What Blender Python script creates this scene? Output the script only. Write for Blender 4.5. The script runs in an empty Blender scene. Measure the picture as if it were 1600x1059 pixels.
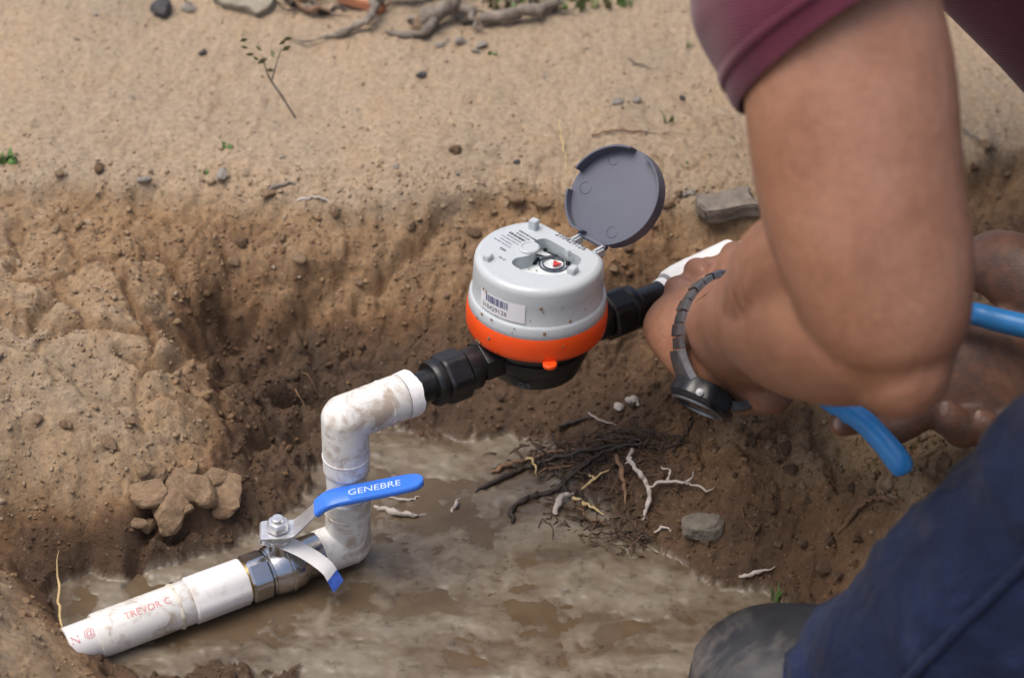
import bpy, bmesh, math, random
import numpy as np
from mathutils import Vector, Matrix

# ------------------------------------------------------------------ camera, sky, sun, exposure
S = bpy.context.scene
COL = S.collection
W, H = 1600, 1059
FPX = 800 / math.tan(math.radians(15.5))
PITCH, ROLL = math.radians(36), math.radians(2)
def _rx(a):
    c, s = math.cos(a), math.sin(a); return np.array([[1,0,0],[0,c,-s],[0,s,c]])
def _rz(a):
    c, s = math.cos(a), math.sin(a); return np.array([[c,-s,0],[s,c,0],[0,0,1]])
RC = _rx(math.pi/2 - PITCH) @ _rz(ROLL)
def ray(px, py): return RC @ np.array([(px-W/2)/FPX, -(py-H/2)/FPX, -1.0])
CAM = -1.36 * ray(848, 528)
def P(px, py, d): return Vector(CAM + d*ray(px, py))          # point at a measured distance
def Z(px, py, z):                                             # point on a level of known height
    r = ray(px, py); return Vector(CAM + r*((z-CAM[2])/r[2]))

cam = bpy.data.cameras.new('camera'); camo = bpy.data.objects.new('camera', cam); COL.objects.link(camo)
M4 = np.eye(4); M4[:3,:3] = RC; M4[:3,3] = CAM
camo.matrix_world = Matrix(M4.tolist())
cam.sensor_width = 36; cam.lens = 18/math.tan(math.radians(15.5)); cam.clip_start = .02; cam.clip_end = 500
cam.dof.use_dof = True; cam.dof.focus_distance = 1.33; cam.dof.aperture_fstop = 5.2
S.camera = camo
S.render.resolution_x, S.render.resolution_y = 1024, 677

SUN_EL, SUN_AZ = math.radians(70), math.radians(-105)          # azimuth from +Y towards +X: high, from the left
world = bpy.data.worlds.new('World'); S.world = world; world.use_nodes = True
wn = world.node_tree.nodes; wl = world.node_tree.links
bg = wn['Background']
sky = wn.new('ShaderNodeTexSky'); sky.sky_type = 'NISHITA'; sky.sun_disc = False
sky.sun_elevation = SUN_EL; sky.sun_rotation = SUN_AZ; sky.dust_density = 6.0; sky.air_density = 1.0; sky.ozone_density = .6
wl.new(sky.outputs[0], bg.inputs[0]); bg.inputs[1].default_value = .15
sun = bpy.data.lights.new('sun', 'SUN'); suno = bpy.data.objects.new('sun', sun); COL.objects.link(suno)
sun.energy = 1.05; sun.angle = math.radians(40); sun.color = (1, .965, .92)
sd = Vector((math.sin(SUN_AZ)*math.cos(SUN_EL), math.cos(SUN_AZ)*math.cos(SUN_EL), math.sin(SUN_EL)))
suno.rotation_euler = sd.to_track_quat('Z', 'Y').to_euler(); suno.location = sd*6
S.view_settings.view_transform = 'Standard'; S.view_settings.look = 'None'
S.view_settings.exposure = 0.36; S.view_settings.gamma = 1

# ------------------------------------------------------------------ helpers
rng = random.Random(11)
NR = np.random.default_rng(5)
def tag(o, label=None, cat=None, group=None, kind=None):
    for k, v in (('label', label), ('category', cat), ('group', group), ('kind', kind)):
        if v: o[k] = v
    return o
def empty(name, loc=(0,0,0), rot=None):
    o = bpy.data.objects.new(name, None); COL.objects.link(o); o.empty_display_size = .01
    o.location = loc
    if rot is not None: o.rotation_euler = rot
    return o
def link(name, me, mat, parent=None, smooth=True, sharp=None):
    o = bpy.data.objects.new(name, me); COL.objects.link(o)
    if mat is not None and not me.materials: me.materials.append(mat)
    if smooth:
        me.polygons.foreach_set('use_smooth', [True]*len(me.polygons))
        if sharp: me.set_sharp_from_angle(angle=math.radians(sharp))
    if parent is not None: o.parent = parent
    return o
class MB:
    """collects verts and faces; build() links them as one mesh"""
    def __init__(s): s.v = []; s.f = []
    def add(s, v, f):
        n = len(s.v); s.v += [tuple(q) for q in v]; s.f += [tuple(i+n for i in q) for q in f]; return s
    def build(s, name, mat, parent=None, smooth=True, sharp=35, mtx=None, clean=False):
        me = bpy.data.meshes.new(name); me.from_pydata(s.v, [], s.f)
        if mtx is not None: me.transform(mtx)
        bm = bmesh.new(); bm.from_mesh(me)
        if clean: bmesh.ops.remove_doubles(bm, verts=bm.verts, dist=1e-6)
        bmesh.ops.recalc_face_normals(bm, faces=bm.faces); bm.to_mesh(me); bm.free()
        return link(name, me, mat, parent, smooth, sharp)
def rings(rs, closed_ends=True):
    """list of rings of equal count -> verts, faces"""
    n = len(rs[0]); v = [q for r in rs for q in r]; f = []
    for i in range(len(rs)-1):
        for j in range(n):
            k = (j+1) % n
            f.append((i*n+j, i*n+k, (i+1)*n+k, (i+1)*n+j))
    if closed_ends:
        f.append(tuple(range(n))[::-1]); f.append(tuple((len(rs)-1)*n+j for j in range(n)))
    return v, f
def lathe(prof, seg=64, rf=None, closed=True):
    rs = []
    for r, z in prof:
        ring = []
        for j in range(seg):
            a = 2*math.pi*j/seg
            rr = rf(a, r, z) if rf else r
            ring.append((rr*math.cos(a), rr*math.sin(a), z))
        rs.append(ring)
    return rings(rs, closed)
def axis_mtx(o, d, up=(0,0,1)):
    """matrix taking local Z to d"""
    z = Vector(d).normalized(); x = Vector(up).cross(z)
    if x.length < 1e-4: x = Vector((1,0,0))
    x.normalize(); y = z.cross(x)
    return Matrix(((x.x,y.x,z.x,o[0]),(x.y,y.y,z.y,o[1]),(x.z,y.z,z.z,o[2]),(0,0,0,1)))
def catmull(pts, n):
    """pts: list of equal length tuples -> dense list"""
    a = np.array(pts, float); a = np.vstack([2*a[0]-a[1], a, 2*a[-1]-a[-2]]); out = []
    for i in range(1, len(a)-2):
        for t in np.linspace(0, 1, n, endpoint=False):
            p0,p1,p2,p3 = a[i-1],a[i],a[i+1],a[i+2]
            out.append(.5*((2*p1)+(-p0+p2)*t+(2*p0-5*p1+4*p2-p3)*t*t+(-p0+3*p1-3*p2+p3)*t**3))
    out.append(a[-2]); return np.array(out)
def loft(path, ref, n=6, seg=20, wob=None, round_ends=True):
    """path: (Vector, ra, rb); ra lies across the path and ref, rb along ref"""
    d = catmull([(p[0],p[1],p[2],ra,rb) for p,ra,rb in path], n)
    ref = Vector(ref); rs = []
    def ring(c, t, ra, rb, i):
        u = t.cross(ref); u.normalize(); w = u.cross(t); w.normalize()
        out = []
        for j in range(seg):
            a = 2*math.pi*j/seg
            k = wob(i, a) if wob else 1
            out.append(c + u*(ra*k*math.cos(a)) + w*(rb*k*math.sin(a)))
        return out
    T = [Vector(d[min(i+1,len(d)-1)][:3]-d[max(i-1,0)][:3]).normalized() for i in range(len(d))]
    if round_ends:
        c = Vector(d[0][:3]); m = (d[0][3]+d[0][4])/2
        for q in (80, 60, 35): s = math.cos(math.radians(q)); rs.append(ring(c-T[0]*m*.8*math.sin(math.radians(q)), T[0], d[0][3]*s, d[0][4]*s, 0))
    for i, q in enumerate(d): rs.append(ring(Vector(q[:3]), T[i], q[3], q[4], i))
    if round_ends:
        c = Vector(d[-1][:3]); m = (d[-1][3]+d[-1][4])/2
        for q in (35, 60, 80): s = math.cos(math.radians(q)); rs.append(ring(c+T[-1]*m*.8*math.sin(math.radians(q)), T[-1], d[-1][3]*s, d[-1][4]*s, len(d)-1))
    return rings(rs)
def tube(pts, rad, seg=8, n=4):
    """round tube along points with parallel transported frame"""
    rr = rad if isinstance(rad, (list, tuple)) else [rad]*len(pts)
    d = catmull([(p[0],p[1],p[2],r) for p, r in zip(pts, rr)], n) if n > 1 else np.array([(p[0],p[1],p[2],r) for p, r in zip(pts, rr)])
    rs = []; u = None
    for i, q in enumerate(d):
        t = Vector(d[min(i+1,len(d)-1)][:3]-d[max(i-1,0)][:3]).normalized()
        if u is None: u = t.orthogonal().normalized()
        u = (u - t*u.dot(t)).normalized(); w = t.cross(u)
        rs.append([Vector(q[:3]) + (u*math.cos(a)+w*math.sin(a))*max(q[3],1e-5) for a in [2*math.pi*j/seg for j in range(seg)]])
    return rings(rs)
def box(c, s, bev=0):
    bm = bmesh.new(); bmesh.ops.create_cube(bm, size=1)
    for v in bm.verts: v.co = Vector((v.co.x*s[0]+c[0], v.co.y*s[1]+c[1], v.co.z*s[2]+c[2]))
    if bev: bmesh.ops.bevel(bm, geom=bm.edges, offset=bev, segments=2, affect='EDGES')
    v = [tuple(q.co) for q in bm.verts]; bm.verts.index_update(); f = [[q.index for q in k.verts] for k in bm.faces]; bm.free()
    return v, f
def hexr(flat, rnd):
    """radius function of a hexagon of given inradius with corners cut at rnd"""
    def g(a, r, z):
        k = (a + math.pi/6) % (math.pi/3) - math.pi/6
        return min(r*flat/math.cos(k), r*rnd)
    return g
def text_mesh(s, size, depth=0.0, align='LEFT'):
    cu = bpy.data.curves.new('lettering', 'FONT'); cu.body = s; cu.size = size; cu.extrude = depth; cu.align_x = align; cu.resolution_u = 3
    o = bpy.data.objects.new('lettering', cu); COL.objects.link(o)
    dg = bpy.context.evaluated_depsgraph_get(); dg.update()
    me = bpy.data.meshes.new_from_object(o.evaluated_get(dg)); bpy.data.objects.remove(o); me.materials.clear()
    return me
def evaluate(me, mods):
    """run modifiers on a mesh and return the result"""
    o = bpy.data.objects.new('work', me); COL.objects.link(o)
    for kind, kw in mods:
        m = o.modifiers.new(kind, kind)
        for k, v in kw.items(): setattr(m, k, v)
    dg = bpy.context.evaluated_depsgraph_get(); dg.update()
    r = bpy.data.meshes.new_from_object(o.evaluated_get(dg)); bpy.data.objects.remove(o); return r

# ------------------------------------------------------------------ noise (numpy)
def _hash(ix, iy, seed):
    h = (ix.astype(np.int64)*374761393 + iy.astype(np.int64)*668265263 + seed*982451653) & 0xffffffff
    h = ((h ^ (h >> 13))*1274126177) & 0xffffffff
    h = ((h ^ (h >> 16))*2246822519) & 0xffffffff
    return ((h ^ (h >> 15)) & 0xffffff)/float(0xffffff)
def vnoise(x, y, seed=0):
    ix, iy = np.floor(x), np.floor(y); fx, fy = x-ix, y-iy
    u = fx**3*(fx*(fx*6-15)+10); v = fy**3*(fy*(fy*6-15)+10)
    a, b = _hash(ix,iy,seed), _hash(ix+1,iy,seed); c, d = _hash(ix,iy+1,seed), _hash(ix+1,iy+1,seed)
    return (a*(1-u)+b*u)*(1-v)+(c*(1-u)+d*u)*v*1.0 - .5
def fbm(x, y, scale, octv=4, seed=0, gain=.5):
    s = 0; a = 1.0; n = 0; x = x/scale; y = y/scale
    for o in range(octv):
        c, q = math.cos(.7*o+.3), math.sin(.7*o+.3)
        s = s + a*vnoise(x*c-y*q+17.3*o, x*q+y*c-9.1*o, seed+o); n += a; a *= gain; x = x*2.03; y = y*2.03
    return 2*s/n
def ridged(x, y, scale, octv=3, seed=0):
    s = 0; a = 1.0; n = 0; x = x/scale; y = y/scale
    for o in range(octv):
        s = s + a*(1-np.abs(4*vnoise(x+11.7*o, y-5.3*o, seed+o)).clip(0, 1)); n += a; a *= .5; x = x*2.1; y = y*2.1
    return s/n
def worley(x, y, scale, seed=0):
    x = x/scale; y = y/scale; ix, iy = np.floor(x), np.floor(y)
    d1 = np.full(x.shape, 9.0); d2 = np.full(x.shape, 9.0); idv = np.zeros(x.shape)
    for dx in (-1,0,1):
        for dy in (-1,0,1):
            cx, cy = ix+dx, iy+dy
            px = cx+_hash(cx,cy,seed); py = cy+_hash(cx,cy,seed+7)
            d = np.hypot(px-x, py-y); near = d < d1
            d2 = np.where(near, d1, np.minimum(d2, d)); idv = np.where(near, _hash(cx,cy,seed+3), idv); d1 = np.where(near, d, d1)
    return d1, d2, idv

# ------------------------------------------------------------------ materials
def newmat(name):
    m = bpy.data.materials.new(name); m.use_nodes = True; nt = m.node_tree
    return m, nt, nt.nodes['Principled BSDF']
def node(nt, t, **kw):
    n = nt.nodes.new(t)
    for k, v in kw.items():
        if k.startswith('i_'):
            key = k[2:]; key = int(key) if key.isdigit() else key.replace('_', ' ')
            n.inputs[key].default_value = v
        else: setattr(n, k, v)
    return n
def ramp(nt, stops):
    r = nt.nodes.new('ShaderNodeValToRGB'); e = r.color_ramp.elements
    while len(e) < len(stops): e.new(.5)
    for q, (p, c) in zip(e, stops):
        q.position = p; q.color = (c[0],c[1],c[2],1) if hasattr(c,'__len__') else (c,c,c,1)
    return r
def mixc(nt, a, b, fac, mode='MIX'):
    m = nt.nodes.new('ShaderNodeMix'); m.data_type = 'RGBA'; m.blend_type = mode
    for s, v in ((6, a), (7, b)):
        if hasattr(v, 'links'): nt.links.new(v, m.inputs[s])
        else: m.inputs[s].default_value = (v[0],v[1],v[2],1)
    if hasattr(fac, 'links'): nt.links.new(fac, m.inputs[0])
    else: m.inputs[0].default_value = fac
    return m.outputs[2]
def noise(nt, scale, detail=4, rough=.55, dist=0, vec=None, off=None):
    n = nt.nodes.new('ShaderNodeTexNoise'); n.inputs['Scale'].default_value = scale; n.inputs['Detail'].default_value = detail
    n.inputs['Roughness'].default_value = rough; n.inputs['Distortion'].default_value = dist
    if vec is None:
        tc = nt.nodes.new('ShaderNodeTexCoord'); vec = tc.outputs['Object']
    nt.links.new(vec, n.inputs['Vector'])
    return n.outputs['Fac']
def bump(nt, h, strength, dist, b):
    n = nt.nodes.new('ShaderNodeBump'); n.inputs['Strength'].default_value = strength; n.inputs['Distance'].default_value = dist
    nt.links.new(h, n.inputs['Height']); nt.links.new(n.outputs[0], b.inputs['Normal']); return n
def plain(name, col, rough=.5, metal=0, vary=.15, scale=60, dirt=None, dirt_amt=.0, dirt_scale=40, bmp=0, bscale=300, coat=0, spec=.5, sss=0):
    """a surface with slight mottling, uneven gloss, fine relief and optional dirt"""
    m, nt, b = newmat(name)
    n1 = noise(nt, scale, 5, .6)
    r1 = ramp(nt, [(.3, tuple(c*(1-vary) for c in col)), (.7, tuple(min(1, c*(1+vary)) for c in col))]); nt.links.new(n1, r1.inputs[0])
    c = r1.outputs[0]
    rr = ramp(nt, [(.3, max(0, rough-.08)), (.7, min(1, rough+.1))]); nt.links.new(noise(nt, scale*2.3, 4), rr.inputs[0])
    ro = rr.outputs[0]
    if dirt:
        lo = .62-.25*dirt_amt
        dr = ramp(nt, [(lo, 0.), (lo+.16, min(1, .35+dirt_amt*.6))]); nt.links.new(noise(nt, dirt_scale, 9, .68, .6), dr.inputs[0])
        c = mixc(nt, c, dirt, dr.outputs[0])
        ro = mixc(nt, ro, (.85,.85,.85), dr.outputs[0])
    nt.links.new(c, b.inputs['Base Color']); nt.links.new(ro, b.inputs['Roughness'])
    b.inputs['Metallic'].default_value = metal; b.inputs['Coat Weight'].default_value = coat; b.inputs['Specular IOR Level'].default_value = spec
    if sss:
        b.inputs['Subsurface Weight'].default_value = sss; b.inputs['Subsurface Radius'].default_value = (1,.4,.2); b.inputs['Subsurface Scale'].default_value = .004
    if bmp: bump(nt, noise(nt, bscale, 6, .65), bmp, .001, b)
    return m

SOIL = (.20,.125,.07)
MAT = {}
MAT['white_pvc'] = plain('white pvc', (.72,.72,.69), .38, vary=.04, scale=30, dirt=(.30,.21,.13), dirt_amt=.62, dirt_scale=60, bmp=.15, bscale=160)
MAT['white_pvc2'] = plain('white pvc sleeve', (.78,.78,.77), .34, vary=.04, scale=30, dirt=(.32,.23,.14), dirt_amt=.36, dirt_scale=50, bmp=.15, bscale=160)
MAT['pvc_cement'] = plain('pvc cement', (.62,.58,.48), .5, vary=.15, scale=120, dirt=(.2,.14,.09), dirt_amt=.4, dirt_scale=150, bmp=.6, bscale=250)
MAT['grey_plastic'] = plain('light grey plastic', (.47,.51,.53), .30, vary=.025, scale=25, dirt=(.35,.27,.18), dirt_amt=.0, dirt_scale=60, bmp=.06, bscale=400)
MAT['orange'] = plain('orange plastic', (.85,.085,.012), .33, vary=.05, scale=30, dirt=(.3,.18,.1), dirt_amt=-.1, dirt_scale=80, bmp=.05, bscale=300)
MAT['black_plastic'] = plain('black plastic', (.010,.010,.011), .34, vary=.3, scale=60, dirt=(.13,.09,.06), dirt_amt=-.03, dirt_scale=110, bmp=.25, bscale=350)
MAT['lid'] = plain('dark grey plastic', (.088,.096,.130), .42, vary=.08, scale=25, dirt=(.2,.16,.12), dirt_amt=-.12, dirt_scale=70, bmp=.12, bscale=500)
MAT['sticker'] = plain('white sticker', (.8,.81,.83), .4, vary=.02)
MAT['ink'] = plain('dark ink', (.05,.05,.07), .6)
MAT['ink_blue'] = plain('blue ink', (.06,.08,.22), .6)
MAT['ink_red'] = plain('faded red ink', (.60,.20,.22), .6, vary=.35, scale=500, dirt=(.6,.56,.5), dirt_amt=.35, dirt_scale=260)
MAT['ink_white'] = plain('worn white print', (.55,.66,.9), .5, vary=.25, scale=400)
MAT['dial'] = plain('white dial', (.75,.77,.78), .3, vary=.02)
MAT['red'] = plain('red pointer', (.6,.04,.03), .4)
MAT['steel'] = plain('chromed steel', (.50,.51,.53), .20, metal=1, vary=.08, scale=50, dirt=(.2,.15,.1), dirt_amt=.0, dirt_scale=60, bmp=.12, bscale=300)
MAT['zinc'] = plain('zinc plated steel', (.62,.63,.65), .36, metal=.75, vary=.1, scale=70, dirt=(.2,.15,.1), dirt_amt=.0, dirt_scale=90, bmp=.15, bscale=300)
MAT['brass'] = plain('brass', (.65,.46,.18), .35, metal=1, vary=.15, dirt=(.25,.18,.1), dirt_amt=.2)
MAT['blue_grip'] = plain('blue vinyl', (.045,.19,.74), .36, vary=.06, scale=50, dirt=(.2,.15,.1), dirt_amt=-.12, dirt_scale=90, bmp=.1, bscale=300)
MAT['blue_handle'] = plain('light blue vinyl', (.05,.30,.72), .32, vary=.12, scale=40, dirt=(.09,.10,.10), dirt_amt=.16, dirt_scale=60, bmp=.15, bscale=250)
MAT['tag_paper'] = plain('white card tag', (.7,.7,.7), .55, vary=.06, dirt=(.3,.22,.15), dirt_amt=.1, dirt_scale=90)
MAT['tag_blue'] = plain('blue print', (.05,.12,.5), .5, vary=.4, scale=250)
MAT['tape'] = plain('thread tape', (.82,.82,.82), .5, vary=.05, bmp=.5, bscale=300)
MAT['watch_steel'] = plain('dark brushed steel', (.20,.205,.22), .34, metal=.85, vary=.2, scale=120, bmp=.2, bscale=500)
MAT['watch_black'] = plain('black resin', (.012,.013,.016), .3, vary=.2, bmp=.1)
MAT['rubber'] = plain('dark rubber boot', (.020,.021,.025), .5, vary=.3, scale=30, dirt=(.17,.15,.13), dirt_amt=.40, dirt_scale=15, bmp=.4, bscale=120)
MAT['root_dark'] = plain('dark root bark', (.035,.024,.018), .55, vary=.4, scale=200, dirt=(.14,.09,.06), dirt_amt=.15, dirt_scale=140, bmp=1, bscale=350)
MAT['root_white'] = plain('bleached root', (.43,.38,.34), .7, vary=.2, scale=150, dirt=(.2,.13,.08), dirt_amt=.25, dirt_scale=120, bmp=1, bscale=350)
MAT['root_yellow'] = plain('fresh split root', (.56,.42,.20), .6, vary=.2, scale=150, dirt=(.2,.13,.08), dirt_amt=.2, dirt_scale=120, bmp=.8, bscale=350)
MAT['fibre'] = plain('dark root fibre', (.085,.052,.034), .75, vary=.5, scale=120)
MAT['root_brown'] = plain('thin brown root', (.20,.115,.065), .75, vary=.35, scale=150, bmp=.8, bscale=350)
MAT['wood_grey'] = plain('weathered wood', (.21,.178,.145), .85, vary=.4, scale=60, dirt=(.07,.05,.036), dirt_amt=.45, dirt_scale=70, bmp=1.6, bscale=130)
MAT['stone'] = plain('grey stone', (.25,.22,.17), .85, vary=.3, scale=120, dirt=(.17,.11,.065), dirt_amt=.25, dirt_scale=60, bmp=1, bscale=200)
MAT['stone_pale'] = plain('pale stone', (.42,.39,.35), .85, vary=.2, scale=90, dirt=(.25,.17,.1), dirt_amt=.15, dirt_scale=60, bmp=1, bscale=200)
MAT['stone_dark'] = plain('dark stone', (.10,.10,.11), .8, vary=.25, scale=90, dirt=(.2,.14,.09), dirt_amt=.15, dirt_scale=60, bmp=1, bscale=200)
MAT['clay'] = plain('terracotta', (.50,.22,.12), .8, vary=.2, scale=60, dirt=(.3,.22,.15), dirt_amt=.2, bmp=.8, bscale=150)
MAT['leaf'] = plain('young green leaf', (.10,.19,.045), .5, vary=.3, scale=60)
MAT['leaf_dull'] = plain('dull leaf', (.13,.14,.055), .6, vary=.3, scale=60)
def soil_mat(name, colour, rough=.95, grain=1.0):
    m, nt, b = newmat(name)
    n = ramp(nt, [(.3, tuple(c*.72 for c in colour)), (.7, tuple(c*1.25 for c in colour))]); nt.links.new(noise(nt, 130, 8, .7), n.inputs[0])
    nt.links.new(n.outputs[0], b.inputs['Base Color']); b.inputs['Roughness'].default_value = rough
    bump(nt, noise(nt, 420, 8, .75), .9*grain, .002, b); return m
MAT['clod_dry'] = soil_mat('dry soil clod', (.31,.205,.118)); MAT['clod_damp'] = soil_mat('damp soil clod', (.17,.100,.056), .75)

def unit_mat(name, colour, rough=.95):
    """for lumps modelled at unit size and scaled down"""
    m, nt, b = newmat(name)
    n = ramp(nt, [(.28, tuple(c*.55 for c in colour)), (.5, colour), (.75, tuple(c*1.35 for c in colour))]); nt.links.new(noise(nt, 2.6, 9, .72), n.inputs[0])
    nt.links.new(n.outputs[0], b.inputs['Base Color']); b.inputs['Roughness'].default_value = rough
    bump(nt, noise(nt, 4.5, 9, .75), 1.0, .004, b); return m
for k_, c_ in (('lump_dry', (.345,.235,.140)), ('lump_damp', (.205,.128,.075)), ('chip_pale', (.40,.36,.31)), ('chip_dark', (.11,.105,.11)), ('chip_grey', (.22,.195,.155))): MAT[k_] = unit_mat('rough '+k_.replace('_', ' '), c_)
# ------------------------------------------------------------------ the ground
# photograph pixel, height above the pipe axis, dampness, roughness of the relief
CP = [(-300,0,.03,0,.2),(0,0,.03,0,.2),(400,0,.03,0,.2),(800,0,.03,0,.2),(1200,0,.03,0,.2),(1700,0,.03,0,.2),
(-200,150,.012,0,.2),(0,150,.012,0,.2),(400,150,.010,0,.30),(800,150,.014,0,.25),(1100,150,.011,0,.28),(1550,130,.012,0,.2),
(-200,270,.004,.05,.3),(0,262,.004,.05,.3),(250,282,.003,.08,.35),(450,296,.003,.1,.35),(600,315,.002,.1,.3),(720,312,.002,.1,.35),(800,296,.002,.15,.5),(900,304,.002,.2,.5),
(1050,305,.002,.2,.5),(1180,315,.002,.25,.5),(1350,270,.002,.3,.4),(1550,215,.002,.25,.4),(1750,200,.002,.25,.4),
(60,350,-.004,.18,.5),(200,370,-.010,.22,.6),(350,350,-.014,.22,.7),(450,380,-.022,.25,.8),(550,420,-.036,.3,.7),(650,365,-.014,.22,.5),
(120,425,-.022,.22,.7),(300,470,-.050,.5,.9),(400,520,-.080,.7,1),(335,535,-.074,.7,.9),(150,480,-.020,.15,.4),(40,500,-.020,.15,.4),(230,520,-.030,.15,.3),(270,548,-.042,.2,.4),
(-100,450,-.006,.2,.4),(-100,650,-.02,.1,.3),(60,600,-.030,.12,.3),(200,620,-.050,.15,.35),(130,700,-.058,.1,.35),(40,740,-.066,.1,.35),(250,730,-.076,.15,.4),(340,690,-.086,.45,.8),
(40,792,-.078,.25,.5),(180,795,-.085,.3,.6),(320,800,-.102,.65,.9),
(40,840,-.106,.92,.8),(140,868,-.124,.95,.6),(250,868,-.124,.95,.7),(350,850,-.124,.95,.8),(430,790,-.124,.9,1),(480,700,-.118,.85,1),(460,620,-.104,.75,1),(430,560,-.085,.65,1),
(90,930,-.1335,1,0),(250,910,-.134,1,0),(400,990,-.135,1,0),(600,900,-.134,1,0),(600,1010,-.134,1,0),(800,850,-.135,1,0),(800,1040,-.134,1,0),(1000,940,-.134,1,0),(660,745,-.134,1,0),(720,715,-.1335,1,.1),(1000,1040,-.134,1,0),(1100,920,-.131,1,.1),(1150,980,-.130,1,.1),
(600,660,-.124,.8,.5),(560,560,-.092,.65,.8),(620,480,-.062,.55,.8),(700,420,-.036,.42,.7),(760,375,-.018,.35,.6),(700,600,-.104,.6,.5),(800,650,-.120,.75,.3),(900,640,-.112,.65,.5),(950,560,-.082,.55,.7),(1000,500,-.062,.55,.7),(1000,400,-.030,.5,.7),(1080,365,-.016,.4,.6),
(850,710,-.126,.85,.5),(950,700,-.112,.65,.7),(900,790,-.124,.85,.8),(1000,800,-.116,.75,.8),(1060,850,-.122,.8,.6),(1100,760,-.088,.5,1.0),(1100,650,-.072,.5,1.0),(1200,650,-.050,.45,1.0),(1200,760,-.066,.48,1.0),(1200,860,-.104,.6,1.0),(1230,920,-.120,.65,1.0),
(1300,700,-.038,.4,1.0),(1300,820,-.066,.45,1.0),(1400,740,-.022,.4,1.0),(1400,850,-.046,.45,1.0),(1500,670,-.004,.35,.5),(1450,500,-.006,.4,.5),(1580,420,-.018,.45,.5),(1550,290,-.020,.45,.7),(1300,940,-.106,.5,.5),(1400,1000,-.085,.45,.5),(1600,900,-.012,.4,.4),(1750,650,.008,.3,.4),
(-10,905,-.085,.2,.4),(25,955,-.072,.16,.35),(45,1015,-.074,.16,.35),(-80,1000,-.035,.15,.3),(95,1062,-.098,.25,.4),(140,1075,-.112,.4,.4),(250,1056,-.120,.7,.8),(360,1062,-.122,.75,.8),
(600,1120,-.130,.9,.3),(900,1150,-.130,.9,.3),(1150,1120,-.126,.8,.3),(230,1150,-.085,.3,.5),(0,1150,-.030,.2,.4),(600,1250,-.105,.6,.5),(1000,1250,-.10,.6,.5),(600,1450,-.02,.3,.4),(1200,1350,-.055,.4,.4),(1500,1200,-.03,.4,.4),(0,1400,0,.2,.4),(1000,1600,0,.2,.3),(1700,1400,0,.3,.4)]
cpw = np.array([list(Z(a,b,z)) + [d, r] for a,b,z,d,r in CP])
extra = []
for k in range(20):
    a = 2*math.pi*k/20
    extra.append((1.5*math.cos(a), .1+1.5*math.sin(a), .03, .1, .25))
cpw = np.vstack([cpw, extra])
XY = cpw[:, :2]
def tps(r): return np.where(r > 0, r*r*np.log(np.maximum(r, 1e-9)), 0)
def fit(val, lam):
    n = len(XY); K = tps(np.hypot(XY[:,None,0]-XY[None,:,0], XY[:,None,1]-XY[None,:,1])) + lam*np.eye(n)
    Pm = np.hstack([np.ones((n,1)), XY]); A = np.block([[K, Pm],[Pm.T, np.zeros((3,3))]])
    return np.linalg.solve(A, np.concatenate([val, np.zeros(3)]))
CO_Z = fit(cpw[:,2], 2e-4); CO_D = fit(cpw[:,3], 3e-3); CO_R = fit(cpw[:,4], 3e-3)
def evalr(co, x, y):
    n = len(XY); s = co[n] + co[n+1]*x + co[n+2]*y
    for i in range(n): s = s + co[i]*tps(np.hypot(x-XY[i,0], y-XY[i,1]))
    return s
WATER_Z = -.1338
def polyline_dist(x, y, pts):
    best = np.full(x.shape, 9.0)
    for (x0,y0), (x1,y1) in zip(pts[:-1], pts[1:]):
        dx, dy = x1-x0, y1-y0; L = dx*dx+dy*dy
        t = (((x-x0)*dx+(y-y0)*dy)/L).clip(0, 1); best = np.minimum(best, np.hypot(x-x0-t*dx, y-y0-t*dy))
    return best
# cracks and ledges in the soil: photograph pixels, height, width, depth
CRACKS = [([(560,405),(600,392),(650,378),(700,352),(722,345)], -.02, .005, .012), ([(600,330),(605,345),(590,372)], -.005, .004, .008),
 ([(15,400),(32,375),(22,345)], -.008, .006, .012), ([(0,488),(40,508),(70,470),(100,455)], -.018, .006, .012),
 ([(195,562),(235,570),(268,560),(282,545)], -.045, .005, .014), ([(272,505),(300,492),(350,468)], -.045, .013, .026), ([(300,545),(350,535),(400,520),(430,505)], -.06, .011, .020), ([(440,610),(470,590),(520,600)], -.1, .009, .016), ([(400,700),(430,670),(470,660)], -.11, .009, .014), ([(440,470),(480,455),(530,440)], -.05, .008, .014),
 ([(205,860),(212,830),(240,800),(262,790)], -.10, .006, .018), ([(265,812),(290,800),(330,790)], -.10, .005, .012), ([(1180,700),(1230,720),(1235,690)], -.06, .005, .008),
 ([(350,445),(372,452),(400,440)], -.04, .006, .012), ([(1160,660),(1190,672),(1215,668)], -.06, .004, .007)]
RIM = np.array([tuple(Z(a, b, .002))[:2] for a, b in ((-900,270),(-200,275),(0,280),(130,285),(250,292),(370,300),(450,305),(560,322),(650,322),(700,316),(760,300),(820,292),(880,303),(960,312),(1060,318),(1180,325),(1320,290),(1450,250),(1600,225),(1750,215),(2600,200))])
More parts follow.
